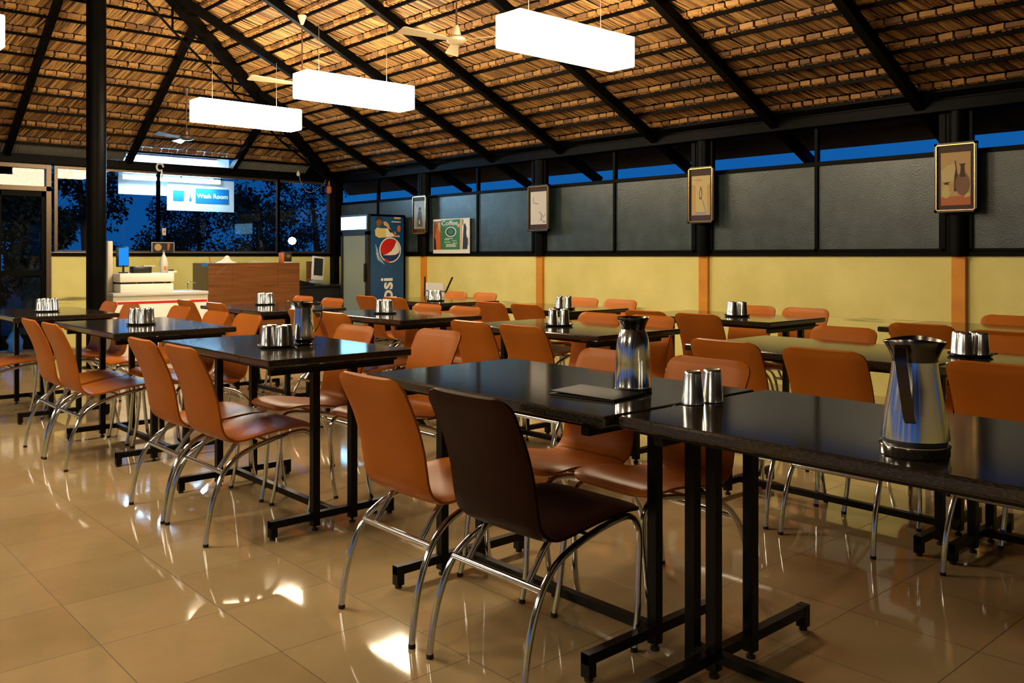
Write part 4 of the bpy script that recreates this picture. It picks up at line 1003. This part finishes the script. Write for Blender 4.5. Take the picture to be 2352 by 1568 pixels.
# added sack shape standing in for a patch of outside blue at the door
patch_scale = .75
bb = tag(empty('blue_patch_standin', (2.72, 12.3, 0)), 'added blue sack shape standing in for outside light at the dark doorway', 'bag')
MB().lathe([(.08,0),(.11,.03),(.1,.12),(.12,.2),(.07,.3),(.03,.37),(.05,.4)], seg=18, shape=lambda x_,y_,z_,a,r_: (x_*(1+.2*math.sin(3*a+z_*20)), y_*(1+.2*math.cos(4*a)), z_)).build('standin_body', mat('standin_blue', (.01,.12,.5), .4), bb, 60)
bb.scale = (patch_scale,)*3
# ================================================================== outside: wash room sign, tube light, added glow boards and upper strip
xs0, zs1 = on_y(385, 418, WY+.26); xs1, zs0 = on_y(538, 488, WY+.26)
ZS0, ZS1 = on_y(460, 485, WY+.26)[1], on_y(460, 412, WY+.26)[1]
W = xs1-xs0; H = ZS1-ZS0
sg = tag(empty('washroom_sign', ((xs0+xs1)/2, WY+.27, ZS0)), 'white and blue Wash Room sign lit by the tube outside the back window'.replace('Wash Room', 'wash room'), 'sign')
MB().bx(-W/2,W/2,0,.02,0,H).build('board', mat('sign_white', (.8,.82,.84), .5), sg, 0)
M_cy = mat('sign_blue', (.003,.15,.36), .5)
MB().bx(W*-.09,W*.42,-.004,-.001,H*.25,H*.72).build('blue_panel', M_cy, sg, 0)
MB().bx(-W*.42,-W*.26,-.004,-.001,H*.3,H*.62).build('pictogram', M_cy, sg, 0)
for q in (-.3, .3): MB().bx(W*q-.006, W*q+.006, .0, .012, H, 2.52-ZS0).build('hanger', M_black, sg, 0)
text('Wash Room', 'lettering', .094, mat('sign_letter', (.85,.87,.9), .5), sg, (W*.165,-.006,H*.48), (PI/2,0,0), .001, bold=.002)
m = MB(); m.lathe([(0,0),(.016,.0),(.018,.03),(.01,.05)], (0,0,0), 10); m.box((0,0,.07),(.014,.01,.04)); q = m.build('pictogram', M_cy, sg, 0); q.location = (-W*.165,-.002,H*.3); q.scale = (1,.15,1.1)
xt0, zt0 = on_y(285, 397, WY+.2); xt1, zt1 = on_y(500, 418, WY+.2)
tl = tag(empty('tube_light', ((xt0+xt1)/2, WY+.15, 2.315)), 'bright bluish tube light fixed outside above the wash room sign', 'light')
L2 = (xt1-xt0)/2
MB().tube([(-L2,0,-.02),(L2,0,-.02)], .02, 12).build('tube', M_tube, tl, 60)
MB().bx(-L2-.03,L2+.03,.022,.05,-.045,.02).build('batten', M_white, tl, 0)
MB().bx(-L2-.03,L2*1.0,.2,.21,-.24,.09).build('added_glow_board', mat('glow_board_white', (.85,.88,.9), .5), tl, 0)  # added white board, stands in for the bloom around the tube
for q in (-.6,-.4): MB().bx(q-.01,q+.01,.05,.2,-.01,.01).build('bracket', M_white, tl, 0)
fs = MB().bx(4.0, 5.75, WY+.33, WY+.36, 2.42, 3.1).build('added_gap_board', mat('gap_board_white', (.8,.82,.84), .6), None, 0); tag(fs, kind='structure'); fs.name = 'trim_90'  # added white board, catches tube light so the gap looks bright
t2 = tag(empty('tube_light', (4.88, WY+.24, 2.62)), 'added bluish light strip for the glow in the gap above the back beam', 'light')  # added tube with no visible source, brightens the gap and nearby rafters
MB().tube([(-.62,0,-.02),(.62,0,-.02)], .013, 12).build('tube', emis('added_upper_tube', (.42,.75,1), 130), t2, 60)
MB().bx(-.66,.66,.014,.085,-.035,.01).build('batten', M_white, t2, 0)
X, Z = on_y(671, 553, 14.4)
ol = tag(empty('outdoor_lamp', (X, 14.4, 0)), 'bright round lamp on a pole among the trees outside', 'lamp')
MB().lathe([(0,-.07),(.05,-.05),(.075,0),(.05,.05),(0,.07)], (0,0,Z), 18).build('globe', M_bulb, ol, 60); MB().tube([(0,0,-.1),(0,0,Z-.07)], .03, 8).build('pole', M_black, ol)
# ------------------------------------------------------------------ trees outside
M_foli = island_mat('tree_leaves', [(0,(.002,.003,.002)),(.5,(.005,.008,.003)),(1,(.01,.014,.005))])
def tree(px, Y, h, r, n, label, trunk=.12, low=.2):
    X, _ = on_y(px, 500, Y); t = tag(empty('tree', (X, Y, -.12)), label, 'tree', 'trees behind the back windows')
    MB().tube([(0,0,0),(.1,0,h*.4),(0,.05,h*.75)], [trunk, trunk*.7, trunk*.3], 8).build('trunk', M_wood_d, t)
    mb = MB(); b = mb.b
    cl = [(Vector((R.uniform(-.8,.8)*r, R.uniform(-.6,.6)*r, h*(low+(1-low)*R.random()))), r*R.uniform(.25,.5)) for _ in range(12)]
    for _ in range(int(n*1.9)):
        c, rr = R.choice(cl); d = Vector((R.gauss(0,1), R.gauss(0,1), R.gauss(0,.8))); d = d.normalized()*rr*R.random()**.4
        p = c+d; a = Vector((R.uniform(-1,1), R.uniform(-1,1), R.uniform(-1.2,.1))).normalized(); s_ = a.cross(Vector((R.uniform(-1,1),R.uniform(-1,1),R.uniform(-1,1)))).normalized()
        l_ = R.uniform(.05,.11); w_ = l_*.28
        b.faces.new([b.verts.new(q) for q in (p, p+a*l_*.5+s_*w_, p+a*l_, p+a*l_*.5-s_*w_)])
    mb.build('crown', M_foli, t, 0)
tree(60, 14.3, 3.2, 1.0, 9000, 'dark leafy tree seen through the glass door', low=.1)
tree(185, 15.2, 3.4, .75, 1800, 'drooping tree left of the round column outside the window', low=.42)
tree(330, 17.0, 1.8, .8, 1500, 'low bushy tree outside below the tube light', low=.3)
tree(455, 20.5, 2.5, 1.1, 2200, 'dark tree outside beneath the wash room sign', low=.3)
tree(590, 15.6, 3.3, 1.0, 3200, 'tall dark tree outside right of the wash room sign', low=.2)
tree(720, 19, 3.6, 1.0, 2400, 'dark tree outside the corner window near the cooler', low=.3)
